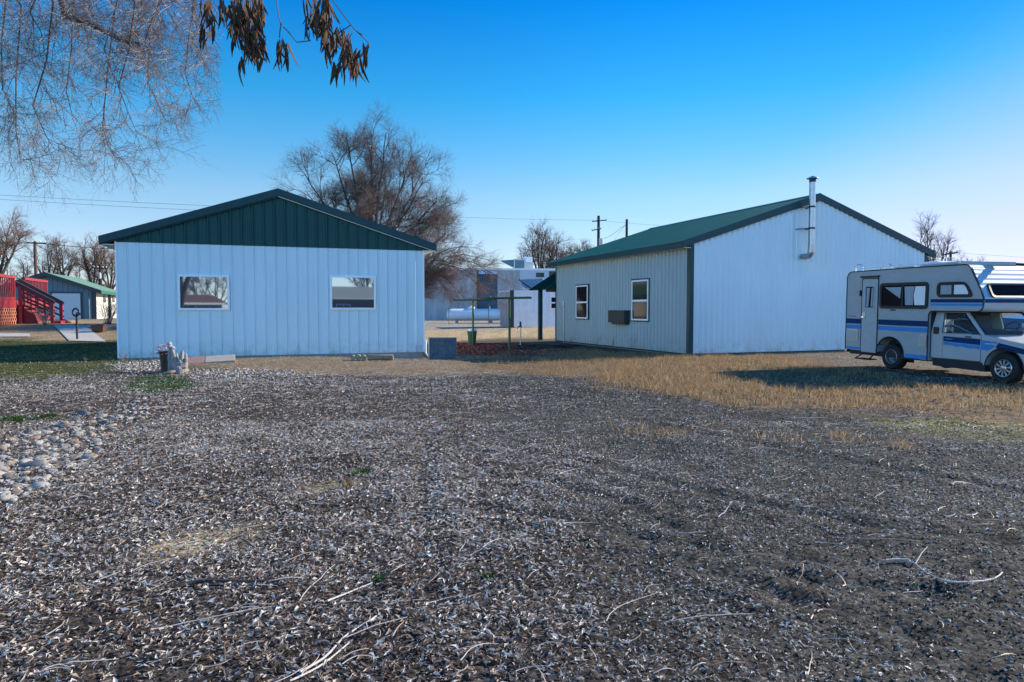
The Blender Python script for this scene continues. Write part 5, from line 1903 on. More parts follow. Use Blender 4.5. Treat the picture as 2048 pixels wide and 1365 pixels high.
b0 = atg(812, 38)
limbs = []
for ex, ey, ez, hz in ((5.0, -0.6, 2.4, 3.8), (4.3, 0.5, 3.6, 4.4), (3.5, 0.2, 4.9, 4.5), (2.6, -0.4, 6.0, 4.4), (5.5, 0.2, 3.0, 4.2), (3.4, -0.8, 1.9, 3.4), (1.6, 0.6, 6.6, 4.2), (4.6, 0.9, 4.2, 4.3), (2.2, 0.8, 3.2, 3.6), (3.0, -0.9, 3.8, 4.0), (1.9, -0.3, 5.0, 4.0), (4.0, 0.0, 2.8, 3.9), (0.8, -0.6, 7.0, 4.6), (2.6, 0.3, 2.2, 3.2)):
    limbs.append(([(0, 0, -0.2), (0.35, ey * 0.2, 1.6), (ex * 0.5, ey * 0.6, hz), (ex, ey, ez)], 0.06, 0.010))
bare_tree('bare_tree', 'low brownish bare tree arching over the gas tank yard', b0, limbs,
          [S(16, 1.35, 0.012, 0.65, 0.14, -0.01, 5, 0.36), S(11, 0.8, 0.009, 0.7, 0.17, -0.03, 4, 0.2), S(7, 0.45, 0.0085, 0.75, 0.18, -0.03, 3, 0.15)], 12, None, 'bark_grey', 'twig_red', None, 0.0, 0)


def far_tree(px, Y, ytop, wpx, label, seed, lean=0.0, fork=0.35, group='bare trees on the skyline', fan=False, dens=1.0, tw='twig'):
    b = atg(px, Y)
    h = at(px, ytop, Y).z - b.z
    w_ = wpx / F * Y / 2
    rng = random.Random(seed)
    z0 = h * fork
    limbs = [([(0, 0, -0.3), (0.02 * h, 0, z0 * 0.5), (lean * 0.3, 0, z0)], 0.026 * h, 0.02 * h)]
    n = 7
    for k in range(n):
        s = -1 + 2 * (k + 0.5) / n + rng.uniform(-0.1, 0.1)
        ex = s * w_ * 0.75 + lean
        ez = h * (0.90 - 0.28 * abs(s) ** 1.5) * rng.uniform(0.9, 1.0)
        if fan:
            ez = h * (0.92 - 0.12 * abs(s)) * rng.uniform(0.85, 1.0)
        ey = rng.uniform(-0.5, 0.5) * w_
        limbs.append(([(lean * 0.3, 0, z0 * 0.9), (lean * 0.3 + ex * 0.4, ey * 0.4, z0 + (ez - z0) * 0.35), (ex * 0.8, ey * 0.8, z0 + (ez - z0) * 0.72), (ex, ey, ez)], 0.012 * h * rng.uniform(0.8, 1.2), 0.003 * h))
    g = 0.07 if fan else 0.03
    return bare_tree('bare_tree', label, b, limbs,
                     [S(int(9 * dens), 0.22 * h, 0.0042 * h, 0.55, 0.1, g, 5, 0.3), S(8, 0.12 * h, 0.0022 * h, 0.65, 0.14, g * 0.6, 4, 0.2), S(6, 0.065 * h, 0.0014 * h, 0.7, 0.16, 0.0, 3, 0.2)], seed, group, 'bark', tw)


far_tree(1068, 95, 436, 92, 'rounded bare tree with leaning top left of the two armed pole', 21, 1.3)
far_tree(1112, 97, 470, 85, 'wide brownish bare tree rising right behind the rooftop coolers', 22, 0.0, 0.25)
far_tree(1165, 104, 474, 90, 'bare tree half hidden by the green roof next to the two armed pole', 23, 0.0, 0.3)
far_tree(1862, 72, 440, 130, 'upright fan shaped bare tree beyond the right roof corner', 24, 0.0, 0.12, fan=True, dens=0.7)
far_tree(1925, 76, 502, 60, 'small thin bare tree right of the pole behind the camper', 25, 0.0, 0.15, fan=True, dens=0.5)
far_tree(-12, 62, 414, 150, 'big bare tree cut by the left edge behind the red deck', 26, 0.6, 0.3, tw='twig_red')
far_tree(45, 84, 508, 80, 'low bushy bare tree between the red deck and the brown pole', 32, 0.0, 0.15, dens=0.9)
far_tree(97, 85, 470, 96, 'open branched bare tree directly above the garage peak', 27, 0.3, 0.3, dens=0.6)
far_tree(138, 92, 478, 70, 'bare tree with crooked limbs over the garage roof slope', 28, -0.6, 0.35, dens=0.7)
far_tree(186, 88, 462, 92, 'tallest bare tree behind the garage roof near the white building', 29, 0.4, 0.3, dens=0.9, tw='twig_red')
far_tree(222, 98, 484, 84, 'bare tree partly hidden behind the left wall of the white building', 30, 0.0, 0.3)
far_tree(165, 108, 520, 120, 'wide low brownish tree farthest behind the garage', 31, 0.0, 0.1, tw='twig_red')
far_tree(120, 112, 530, 130, 'spreading hazy brown tree low above the garage ridge', 33, 0.0, 0.1, tw='twig_red')

# weeping tree whose hanging twigs fill the upper left corner; its trunk stands left of the view
b0 = Vector((-10.0, 7.2, tz(-10, 7.2)))
limbs = [([(0, 0, -0.3), (0.2, 0, 3.0), (0.4, 0.1, 6.6)], 0.30, 0.20)]
ends = [(28, 250, 7.6), (60, 330, 8.6), (110, 300, 7.2), (165, 255, 8.8), (240, 325, 8.2), (275, 270, 7.4), (330, 240, 8.4), (395, 215, 8.9), (415, 120, 8.0), (360, 60, 7.0), (200, 120, 9.2), (20, 120, 7.0), (100, 150, 8.0), (300, 130, 8.6), (-40, 230, 7.6), (250, 190, 7.9), (395, 20, 8.4), (150, 60, 8.3), (330, 165, 7.6)]
for i_, (px, py, Y) in enumerate(ends):
    e = at(px, py, Y) - b0
    up_ = at(px - 40, -60, Y) - b0
    limbs.append(([(0.4, 0.1, 6.2), (up_.x * 0.55, up_.y * 0.6, 6.9), (up_.x, up_.y, max(up_.z, e.z + 0.8)), (e.x * 0.985 - 0.12, e.y, e.z + 0.55), tuple(e)], 0.020, 0.0025))
l0 = [at(70, -90, 7.5) - b0, at(125, 0, 7.5) - b0, at(185, 52, 7.5) - b0, at(232, 76, 7.5) - b0, at(278, 87, 7.5) - b0]
limbs.append(([(0.4, 0.1, 6.3), (2.2, 0.2, 6.4)] + [tuple(v) for v in l0], 0.06, 0.016))
above = lambda Pt: (project(Pt[:, 0] + b0.x, Pt[:, 1] + b0.y, Pt[:, 2] + b0.z)[0] < 450)
bare_tree('weeping_tree', 'bare weeping tree with fine pale twigs hanging in the upper left corner', b0, limbs,
          [S(23, 0.75, 0.0042, 0.75, 0.20, -0.02, 7, 0.45, 1.0, 0.5), S(9, 0.34, 0.0026, 0.75, 0.2, -0.02, 5, 0.15, 1.0, 0.6), S(4, 0.13, 0.0018, 0.8, 0.2, 0.0, 3, 0.15, 1.0, 0.7)], 40, None, 'bark_grey', 'twig_pale', above, 0.0, 0)

# tree with hanging dry pods, close to the viewer; its trunk stands left of the view
Yp = 3.7
b0 = Vector((-5.6, 0.9, 0.0))
t = thing('pod_tree', 'near tree branch with clusters of hanging dry brown pods at the top', 'tree', b0)
rng = random.Random(17)
mb = MB()
mb.tube([tuple(v) for v in smooth_path([(0, 0, -0.3), (0.1, 0.1, 2.2), (0.6, 0.6, 4.2)], 10)], [0.17 - 0.006 * k for k in range(10)], 10)
tops = [(408, -20), (470, -25), (505, -25), (562, -20), (650, -25)]
hub = at(470, -260, Yp) - b0
mb.tube([tuple(v) for v in smooth_path([(0.55, 0.55, 4.0), (1.8, 1.6, 4.4), tuple(hub)], 10)], [0.08 - 0.005 * k for k in range(10)], 8)
for px, py in tops:
    e = at(px, py, Yp) - b0
    mb.tube([tuple(v) for v in smooth_path([tuple(hub), tuple(hub.lerp(e, 0.5) + Vector((0, 0, 0.06))), tuple(e)], 7)], [0.018, 0.015, 0.013, 0.011, 0.009, 0.007, 0.006], 6)
mb.build('trunk', M['bark'], t, smooth=True)
tw = MB()
for path in ([(650, -20), (672, 10), (685, 28), (702, 50), (712, 62), (725, 70)], [(552, -20), (556, 25), (562, 48), (575, 62), (588, 78), (594, 85)], [(562, 48), (560, 62), (559, 76)],
             [(702, 50), (672, 68), (660, 60), (640, 50)], [(712, 62), (738, 88), (734, 100)], [(640, -20), (622, 22), (618, 80)], [(470, -20), (474, 40), (482, 100)], [(500, -20), (505, 60), (512, 120)], [(408, -20), (412, 20), (405, 60)],
             [(594, 85), (620, 82), (618, 80)], [(705, 66), (690, 84), (672, 62)]):
    pts = [at(px, py, Yp) - b0 for px, py in path]
    tw.tube([tuple(v) for v in smooth_path([tuple(v) for v in pts], 9)], 0.0028, 5)
tw.build('twigs', M['twig'], t, smooth=True)


def pod(mb, c, L, wd, rng):
    """curled dry pod hanging from c"""
    d = Vector((rng.uniform(-0.34, 0.34), rng.uniform(-0.3, 0.3), -1)).normalized()
    s = Vector((math.cos(rng.uniform(0, 6.28)), math.sin(rng.uniform(0, 6.28)), 0)).normalized()
    n = d.cross(s).normalized()
    s = n.cross(d).normalized()
    tw_ = rng.uniform(-0.9, 0.9)
    bend = rng.uniform(-0.4, 0.4)
    vs = []
    for k in range(7):
        f = k / 6
        wv = wd * (0.12 + 0.95 * math.sin(math.pi * min(1, f * 0.93 + 0.05)) ** 0.8) * (1 - 0.25 * rng.random())
        a = tw_ * f
        u = s * math.cos(a) + n * math.sin(a)
        v = n * math.cos(a) - s * math.sin(a)
        p_ = c + d * (L * f) + s * (bend * L * f * f)
        vs += [p_ - u * wv, p_ + v * wv * 0.55, p_ + u * wv, p_ - v * wv * 0.25]
    fs = []
    for k in range(6):
        for q_ in range(4):
            q2 = (q_ + 1) % 4
            fs.append((4 * k + q_, 4 * k + q2, 4 * k + 4 + q2, 4 * k + 4 + q_))
    mb.add(vs, fs)


for (x0, x1, y0, y1, n) in ((398, 424, -10, 12, 10), (402, 411, 44, 56, 7), (418, 428, 30, 50, 6), (436, 450, -10, 18, 7), (457, 478, -15, 50, 34), (476, 500, -10, 70, 50), (500, 526, -15, 60, 48), (488, 512, 70, 92, 20), (512, 532, 80, 96, 15), (466, 474, 60, 78, 4), (478, 484, 112, 122, 4),
                            (552, 566, 74, 96, 16), (570, 576, 84, 96, 4), (604, 616, -10, 4, 4), (612, 636, 12, 40, 18), (628, 662, -15, 30, 40), (640, 664, 30, 50, 22), (646, 652, 66, 84, 5), (656, 672, 62, 84, 12), (672, 700, 54, 82, 30), (688, 706, 82, 118, 28), (704, 722, 96, 128, 18), (724, 738, 84, 104, 10), (666, 684, 116, 136, 9)):
    pb = MB()
    for k in range(n):
        c = at(rng.uniform(x0, x1), rng.uniform(y0, y1), Yp + rng.uniform(-0.18, 0.18)) - b0
        pod(pb, c, rng.uniform(0.08, 0.15), rng.uniform(0.006, 0.0115), rng)
    pb.build('pod_cluster', M['pod'], t, smooth=True)

# ------------------------------------------------------------------ shrubs and weeds
def shrub(name, label, px, py, h, wd, n, seed, m='twig_red', order=2, r=0.008, cat='shrub', group=None):
    rng = np.random.default_rng(seed)
    b = gp(px, py)
    t = thing(name, label, cat, b, 0, group)
    limbs = []
    P = []
    for k in range(n):
        a = rng.uniform(0, 6.28)
        s = math.sqrt(rng.uniform(0, 1)) * wd / 2
        e = (s * math.cos(a), s * math.sin(a), h * rng.uniform(0.6, 1.0))
        P.append(smooth_path([(e[0] * 0.15, e[1] * 0.15, -0.03), (e[0] * 0.45, e[1] * 0.45, e[2] * 0.5), e], 6))
    P = np.stack(P)
    Rd = np.repeat(np.linspace(r, r * 0.35, 6)[None], n, 0)
    vs, fs, o_ = [], [], 0
    for lev in range(order + 1):
        V, Fc = tubes_np(P, Rd, 3)
        vs.append(V)
        fs.append(Fc + o_)
        o_ += len(V)
        if lev < order:
            P, Rd = grow(rng, P, Rd, S(6 if lev == 0 else 4, h * (0.35 if lev == 0 else 0.16), r * (0.5 if lev == 0 else 0.35), 0.6, 0.12, 0.05, 4, 0.3))
    o = np_mesh('stems', np.concatenate(vs), np.concatenate(fs), M[m])
    o.parent = t
    return t


shrub('bare_shrub', 'bare round shrub in the stones by the garage corner', 216, 652, 1.35, 1.5, 26, 1, 'twig', 2, 0.012)
shrub('bare_shrub', 'grey bare bush growing under the red stair railing', 92, 650, 0.85, 1.2, 18, 2, 'twig_pale', 2, 0.012)
shrub('dry_weed', 'pale bare weed standing at the left wall corner', 246, 722, 0.26, 0.55, 14, 3, 'twig_pale', 2, 0.004, 'weed')
shrub('dry_weed', 'single pale dry stalk in the shaded lawn', 170, 736, 0.30, 0.1, 3, 4, 'twig_pale', 1, 0.004, 'weed')
for k, (px, py, h, lb) in enumerate(((1190, 697, 0.55, 'thin dry weed stems against the cream wall left of the cooler box'), (1222, 700, 0.7, 'tall thin dry stems below the cooler box'),
                                     (1262, 704, 0.75, 'leaning dry stems between cooler box and larger window'), (1140, 690, 0.4, 'short dry stems beside the wall conduit'))):
    shrub('dry_weed', lb, px, py, h, 0.7, 7, 50 + k, 'twig', 1, 0.004, 'weed')

# ------------------------------------------------------------------ what the windows mirror, across the street behind the viewer
def house(px, py, wd, dp, ev, rdg, rz, wall, roof, label, wins):
    t = thing('house', label, 'house', (px, py, 0), rz)
    MB().box(-wd / 2, wd / 2, 0, dp, 0, ev).build('wall', M[wall], t)
    rf = MB().prism([(-0.5, ev - 0.05), (dp + 0.5, ev - 0.05), (dp / 2, rdg)], -wd / 2 - 0.5, wd / 2 + 0.5, 'yz').build('roof', M[roof], t)
    MB().box(-wd / 2 - 0.52, wd / 2 + 0.52, dp + 0.5, dp + 0.54, ev - 0.22, ev).build('gutter', M['vinyl'], t)
    for x, w_, z0, z1 in wins:
        f = MB().box(x - w_ / 2, x + w_ / 2, dp, dp + 0.06, z0, z1).build('window', M['vinyl'], t)
        MB().box(x - w_ / 2 + 0.1, x - 0.04, dp + 0.05, dp + 0.07, z0 + 0.1, z1 - 0.1).box(x + 0.04, x + w_ / 2 - 0.1, dp + 0.05, dp + 0.07, z0 + 0.1, z1 - 0.1).build('pane', M['glass'], f)
    return t


house(22, -42, 19, 8, 3.0, 4.5, R(8), 'brick', 'shingle', 'red brick house with grey roof mirrored in the right window', [(-4.5, 1.6, 1.0, 2.1), (0.5, 1.8, 0.9, 2.2), (5.5, 1.2, 0.1, 2.2)])
house(1.0, -46, 13, 8, 2.3, 3.3, R(-6), 'stucco', 'tile_red', 'pale house with red roof mirrored in the left window', [(-3, 1.8, 0.9, 2.1), (2.6, 1.8, 0.9, 2.1)])
src = [o for o in C.objects if o.get('label', '').startswith('wide low brownish')][0]
src2 = [o for o in C.objects if o.get('label', '').startswith('wide brownish')][0]
for k, (x, y, sc_, rz_, s_o, lb) in enumerate(((5.5, -57, 1.0, 1.0, src, 'bushy bare tree behind the viewer mirrored at the left of the left window'), (9.5, -55, 0.9, 2.2, src, 'bushy bare tree mirrored in the middle of the left window'), (13, -58, 1.1, 0.4, src, 'bushy bare tree mirrored at the right of the left window'), (10, -64, 1.3, 3.1, src2, 'tall bare tree mirrored behind the red roofed house'), (34, -52, 0.9, 3.4, src2, 'bare tree mirrored at the edge of the right window'))):
    c = copy_tree(s_o)
    c.location = (x, y, 0)
    c.scale = (sc_, sc_, sc_)
    c.rotation_euler = (0, 0, rz_)
    c['label'] = lb
    del c['group']

# ------------------------------------------------------------------ river stones
def stone_mesh(seed, m):
    import bmesh
    rng = random.Random(seed)
    bm = bmesh.new()
    bmesh.ops.create_icosphere(bm, subdivisions=2, radius=1.0)
    sx, sy, sz = 1.0, rng.uniform(0.6, 0.9), rng.uniform(0.28, 0.46)
    ph = [rng.uniform(0, 6) for _ in range(6)]
    from mathutils import noise
    off = Vector((seed * 3.1, seed * 1.7, 0))
    for v in bm.verts:
        c = v.co.copy()
        k = 1 + 0.42 * noise.noise(c * 0.9 + off) + 0.16 * noise.noise(c * 2.2 + off)
        z = c.z * sz
        z = max(-0.3, min(z, sz * rng.uniform(0.72, 0.8)))
        v.co = Vector((c.x * sx * k, c.y * sy * k, z * (0.8 + 0.4 * k)))
    me = bpy.data.meshes.new('stone')
    bm.to_mesh(me)
    bm.free()
    for p in me.polygons:
        p.use_smooth = True
    me.materials.append(m)
    return me


KINDS = [('stone_pale', 'pale whitish'), ('stone', 'light grey'), ('stone_tan', 'warm tan'), ('stone_dark', 'dark bluish grey')]
SM = {k: [stone_mesh(10 * i + j, M[k]) for j in range(7)] for i, (k, _) in enumerate(KINDS)}
rng = random.Random(8)
placed = []


def put_stone(x, y, s, kind, label, group, sink=0.24):
    o = bpy.data.objects.new('river_stone', rng.choice(SM[kind]))
    C.objects.link(o)
    o.location = (x, y, float(gz(np.array(x), np.array(y))) + s * (0.42 - sink))
    o.scale = (s * rng.uniform(0.85, 1.25), s * rng.uniform(0.8, 1.1), s * rng.uniform(0.8, 1.3))
    o.rotation_euler = (rng.uniform(-0.35, 0.35), rng.uniform(-0.35, 0.35), rng.uniform(0, 6.28))
    tag(o, label, 'stone', group)
    return o


tries = 0
PZ = Z['stones']
while len(placed) < 230 and tries < 20000:
    tries += 1
    px, py = rng.uniform(-60, 320), 790 + 215 * rng.random() ** 0.8
    p = gp(px, py)
    if not inside(PZ, np.array([p.x]), np.array([p.y]))[0]:
        continue
    s = rng.choice((0.035, 0.042, 0.05, 0.058, 0.07, 0.085)) * (0.8 if py < 840 else 1.0)
    if any((p.x - a) ** 2 + (p.y - b) ** 2 < (0.78 * (s + c)) ** 2 for a, b, c in placed):
        continue
    placed.append((p.x, p.y, s))
    kd, wd_ = rng.choices(KINDS, (0.42, 0.33, 0.15, 0.10))[0]
    sz_ = 'large' if s >= 0.058 else 'small'
    put_stone(p.x, p.y, s, kd, f'{sz_} {wd_} rounded river stone in the left stone bed', f'{sz_} {wd_} river stones of the left bed')
for k, (px, py, s, kd, lb) in enumerate(((168, 826, 0.13, 'stone_dark', 'biggest dark bluish boulder at the back of the stone bed'), (60, 935, 0.12, 'stone_dark', 'dark flat cobble in the middle of the stone bed'))):
    p = gp(px, py)
    put_stone(p.x, p.y, s, kd, lb, None)
for k, (px, py, s, kd, lb) in enumerate(((188, 655, 0.30, 'stone_pale', 'white rock left of the brown planter box'), (211, 652, 0.26, 'stone_pale', 'white rock right behind the planter box'), (222, 655, 0.30, 'stone', 'grey white rock under the bare shrub'),
                                         (231, 657, 0.26, 'stone_tan', 'tan rock closest to the white building by the shrub'), (135, 646, 0.34, 'stone_tan', 'broad tan rock at the foot of the red stairs'), (146, 645, 0.24, 'stone_tan', 'smaller tan rock right of the broad one at the stairs'))):
    p = gp(px, py)
    put_stone(p.x, p.y, s, kd, lb, 'landscape rocks by the path', 0.2)
p = gp(339, 748)
put_stone(p.x, p.y, 0.12, 'stone_tan', 'tan stone in front of the slim driftwood post', None, 0.1)

# ------------------------------------------------------------------ loose cover: leaves, twigs, grass, pebbles
RG = np.random.default_rng(77)


def scatter(n, y0, y1, half=0.80):
    y = np.sqrt(RG.uniform(y0 * y0, y1 * y1, n))
    x = RG.uniform(-half, half, n) * y
    return x, y


def in_building(x, y):
    """footprints of the two sheds"""
    r = np.zeros(x.shape, bool)
    for px, py, rz, W_ in ((237, 719, R(19.6), 9.85), (1378, 712, GRID, 11.2)):
        o = gp(px, py)
        c, s = math.cos(rz), math.sin(rz)
        lx, ly = c * (x - o.x) + s * (y - o.y), -s * (x - o.x) + c * (y - o.y)
        r |= (lx > -0.05) & (lx < W_) & (ly > -0.02) & (ly < 9)
    return r


def frames(n, tilt):
    """random orthonormal frames, mostly lying flat"""
    a = RG.uniform(0, 2 * np.pi, n)
    nz = np.stack([RG.normal(0, tilt, n), RG.normal(0, tilt, n), np.ones(n)], -1)
    nz /= np.linalg.norm(nz, axis=1, keepdims=True)
    u = np.stack([np.cos(a), np.sin(a), np.zeros(n)], -1)
    u -= nz * (u * nz).sum(1, keepdims=True)
    u /= np.linalg.norm(u, axis=1, keepdims=True)
    return u, np.cross(nz, u), nz


# leaves
xa, ya = scatter(300000, 2.3, 9.5)
xb, yb = scatter(430000, 9.5, 25)
x, y = np.concatenate([xa, xb]), np.concatenate([ya, yb])
_, W = zones(x, y)
clump = fbm(x, y, 0.55, N2)
streak = fbm(x * 0.6 + y * 0.3, y * 1.3, 0.9, N3)
wgt = W['litter'] * np.clip(0.55 + 1.9 * (clump - 0.28), 0.40, 1.0) + (1 - W['litter']) * np.clip(2.6 * (clump * 0.5 + streak * 0.5 - 0.38), 0.16, 0.65)
wgt = wgt * (1 - 0.93 * W['dry']) * (1 - 0.75 * W['lawn']) * (1 - 0.75 * W['bare']) * (1 - 0.7 * W['patch']) * (1 - 0.8 * W['mulch']) * (1 - 0.62 * W['stones'])
tanw = soft(Z['tan'], x, y, 0.3)
rvw = soft(Z['rv'], x, y, 0.3)
wgt *= (1 - 0.6 * tanw) * (1 - 0.6 * rvw) * (1 - 0.55 * track_mask(x, y) * (0.4 + 0.6 * (x > 0.3)))
ok = (RG.random(len(x)) < wgt) & ~in_building(x, y)
x, y = x[ok], y[ok]
lit = W['litter'][ok]
n = len(x)
u, v, nrm = frames(n, 0.42)
far = 1 + 0.30 * ss(8, 18, y)
L = (0.013 + 0.042 * RG.random(n) ** 1.6) * far * np.where(lit > 0.5, 1.0, 0.68)
wd = L * (0.10 + 0.36 * RG.random(n) ** 1.3)
z = gz(x, y) + 0.003 + RG.random(n) ** 2 * 0.022 + soft(Z['stones'], x, y, 0.1, 6) * RG.random(n) * 0.03
c0 = np.stack([x, y, z], -1)
cu = RG.uniform(0.1, 0.9, n) * wd
bd = RG.uniform(-0.25, 0.45, n) * L
side = RG.normal(0, 0.22, n) * L
V = np.stack([c0 - u * (L / 2)[:, None],
              c0 + v * (wd / 2 + side)[:, None] + nrm * cu[:, None],
              c0 + u * (L / 2)[:, None] + nrm * bd[:, None],
              c0 - v * (wd / 2 - side)[:, None] + nrm * cu[:, None],
              c0 + v * side[:, None]], 1)
base = np.arange(n)[:, None] * 5
Fc = np.concatenate([base + np.array([[0, 4, 1]]), base + np.array([[4, 2, 1]]), base + np.array([[0, 3, 4]]), base + np.array([[3, 2, 4]])])
pal = np.array([[0.62, 0.59, 0.55], [0.42, 0.34, 0.28], [0.23, 0.165, 0.13], [0.115, 0.08, 0.064], [0.045, 0.032, 0.028]])
pr_l = np.array([0.35, 0.25, 0.18, 0.13, 0.09])
pr_r = np.array([0.42, 0.22, 0.14, 0.12, 0.10])
rnd = np.clip(RG.random(n) + 0.55 * (fbm(x, y, 0.7, N1) - 0.5) + 0.35 * (fbm(x, y, 2.2, N3) - 0.5), 0, 0.999)
ci = np.where(lit > 0.5, np.searchsorted(np.cumsum(pr_l), rnd), np.searchsorted(np.cumsum(pr_r), rnd)).clip(0, 4)
lc = pal[ci] * RG.uniform(0.75, 1.25, (n, 1))
ll = np_mesh('leaf_litter', V.reshape(-1, 3), Fc, M['leafcol'], np.repeat(lc, 5, 0))
tag(ll, 'dead curled leaves scattered thick over the yard', 'leaves', kind='stuff')

# fine pale twigs lying about
x, y = scatter(12000, 2.3, 17)
_, W = zones(x, y)
wgt = (0.55 * W['litter'] + 0.30 * (1 - W['litter'])) * (1 - W['dry']) * np.clip(0.3 + 1.6 * (fbm(x, y, 0.8, N1) - 0.3), 0.1, 1)
ok = (RG.random(len(x)) < wgt) & ~in_building(x, y)
x, y = x[ok], y[ok]
n = len(x)
ns = 8
a = RG.normal(0.62, 0.75, n)
L = RG.uniform(0.06, 0.30, n) * np.where(RG.random(n) < 0.12, 2.2, 1.0)
kap = RG.normal(0, 1.5, n)
P = np.zeros((n, ns, 3))
P[:, 0, 0], P[:, 0, 1] = x, y
for k in range(1, ns):
    a = a + kap / ns + RG.normal(0, 0.12, n)
    P[:, k, 0] = P[:, k - 1, 0] + np.cos(a) * L / ns
    P[:, k, 1] = P[:, k - 1, 1] + np.sin(a) * L / ns
P[..., 2] = gz(P[..., 0], P[..., 1]) + 0.012 + RG.random((n, 1)) * 0.02 + 0.012 * np.sin(np.linspace(0, 3.1, ns))[None] * RG.random((n, 1))
Rd = (RG.uniform(0.0014, 0.0034, n) * (1 + 0.5 * ss(6, 14, y)))[:, None] * np.linspace(1, 0.55, ns)[None]
V, Fc = tubes_np(P, Rd, 3)
tc_ = np.array([[0.55, 0.50, 0.47], [0.40, 0.33, 0.28], [0.24, 0.16, 0.11]])[RG.choice(3, n, p=[0.55, 0.27, 0.18])] * RG.uniform(0.8, 1.2, (n, 1))
tag(np_mesh('fallen_twigs', V, Fc, M['leafcol'], np.repeat(tc_, ns * 3, 0)), 'thin pale twigs and leaf stalks strewn on the ground', 'twigs', kind='stuff')

# crumbs and pebbles of the bare soil
x, y = scatter(260000, 2.3, 16)
_, W = zones(x, y)
ok = (RG.random(len(x)) < (0.25 + 0.75 * (1 - W['litter'])) * (1 - 0.7 * W['dry']) * np.where(y < 8, 1.0, 0.35))
x, y = x[ok], y[ok]
n = len(x)
u, v, nrm = frames(n, 0.5)
s = (0.0030 + 0.010 * RG.random(n) ** 3) * (1 + ss(6, 14, y))
c0 = np.stack([x, y, gz(x, y) + s * 0.3], -1)
k_ = lambda: RG.uniform(0.6, 1.2, n)[:, None] * s[:, None]
V = np.stack([c0 + u * k_(), c0 + v * k_(), c0 - u * k_(), c0 - v * k_(), c0 + nrm * k_() * 0.8, c0 - nrm * k_() * 0.6], 1)
base = np.arange(n)[:, None] * 6
Fc = np.concatenate([base + np.array([f]) for f in ((0, 1, 4), (1, 2, 4), (2, 3, 4), (3, 0, 4), (1, 0, 5), (2, 1, 5), (3, 2, 5), (0, 3, 5))])
cc = np.array([[0.028, 0.026, 0.022], [0.07, 0.065, 0.056], [0.17, 0.165, 0.155], [0.38, 0.37, 0.36]])[RG.choice(4, n, p=[0.40, 0.33, 0.18, 0.09])] * RG.uniform(0.7, 1.3, (n, 1))
tag(np_mesh('soil_crumbs', V.reshape(-1, 3), Fc, M['crumbcol'], np.repeat(cc, 6, 0)), 'dark soil crumbs and grit of the bare yard', 'gravel', kind='stuff')


def blades(name, x, y, h, wd, lean, cols, label, cat):
    cols = cols * np.array([1.0, 0.97, 0.9])
    n = len(x)
    a = RG.uniform(0, 2 * np.pi, n)
    b = RG.uniform(0, 2 * np.pi, n)
    sx = np.stack([np.cos(a), np.sin(a), np.zeros(n)], -1) * (wd / 2)[:, None]
    ln = np.stack([np.cos(b), np.sin(b), np.zeros(n)], -1) * (h * RG.uniform(0.1, 1.0, n) * lean)[:, None]
    c0 = np.stack([x, y, gz(x, y) - 0.005], -1)
    up = np.stack([np.zeros(n), np.zeros(n), h], -1)
    m1 = c0 + up * 0.55 + ln * 0.35
    tp = c0 + up * RG.uniform(0.85, 1.0, n)[:, None] + ln
    V = np.stack([c0 - sx, c0 + sx, m1 + sx * 0.8, m1 - sx * 0.8, tp], 1)
    base = np.arange(n)[:, None] * 5
    Fc = np.concatenate([base + np.array([f]) for f in ((0, 1, 2), (0, 2, 3), (3, 2, 4))])
    return tag(np_mesh(name, V.reshape(-1, 3), Fc, M['bladecol'], np.repeat(cols, 5, 0)), label, cat, kind='stuff')


# dry tan grass
x, y = scatter(420000, 10.5, 27, 0.95)
keep = (x > -3.5)
x, y = x[keep], y[keep]
dw = soft(Z['dry'], x, y, 0.28)
pt = fbm(x, y, 1.1, N1)
p2 = fbm(x, y, 0.4, N3)
wgt = dw * np.clip(6.0 * (pt * 0.5 + p2 * 0.5 - 0.43), 0.03, 1)
rvw = soft(Z['rv'], x, y, 0.35)
wgt *= (1 - 0.9 * rvw) * (0.25 + 0.75 * ss(0.02, 0.16, x / y))
ok = (RG.random(len(x)) < wgt) & ~in_building(x, y)
x, y = x[ok], y[ok]
for px, py, s, c in ((1300, 868, 0.5, 60), (1330, 864, 0.4, 60), (1672, 870, 0.3, 80), (1690, 878, 0.2, 40), (1806, 893, 0.18, 90), (1250, 850, 0.6, 50), (1555, 872, 0.6, 60), (1240, 780, 0.6, 160), (690, 975, 0.06, 30), (1450, 850, 0.9, 60)):
    q = gp(px, py)
    x = np.append(x, q.x + RG.normal(0, s / 2, c))
    y = np.append(y, q.y + RG.normal(0, s / 2, c))
n = len(x)
hh = RG.uniform(0.05, 0.17, n) * (0.6 + 0.8 * fbm(x, y, 0.8, N2))
cols = np.array([[0.36, 0.255, 0.145], [0.44, 0.35, 0.235], [0.27, 0.165, 0.08], [0.16, 0.10, 0.05]])[RG.choice(4, n, p=[0.38, 0.27, 0.23, 0.12])] * RG.uniform(0.8, 1.2, (n, 1))
blades('dry_grass', x, y, hh, RG.uniform(0.004, 0.009, n), np.where(RG.random(n) < 0.6, 1.8, 0.6), cols, 'dry tan grass growing in a broad band by the large shed', 'grass')

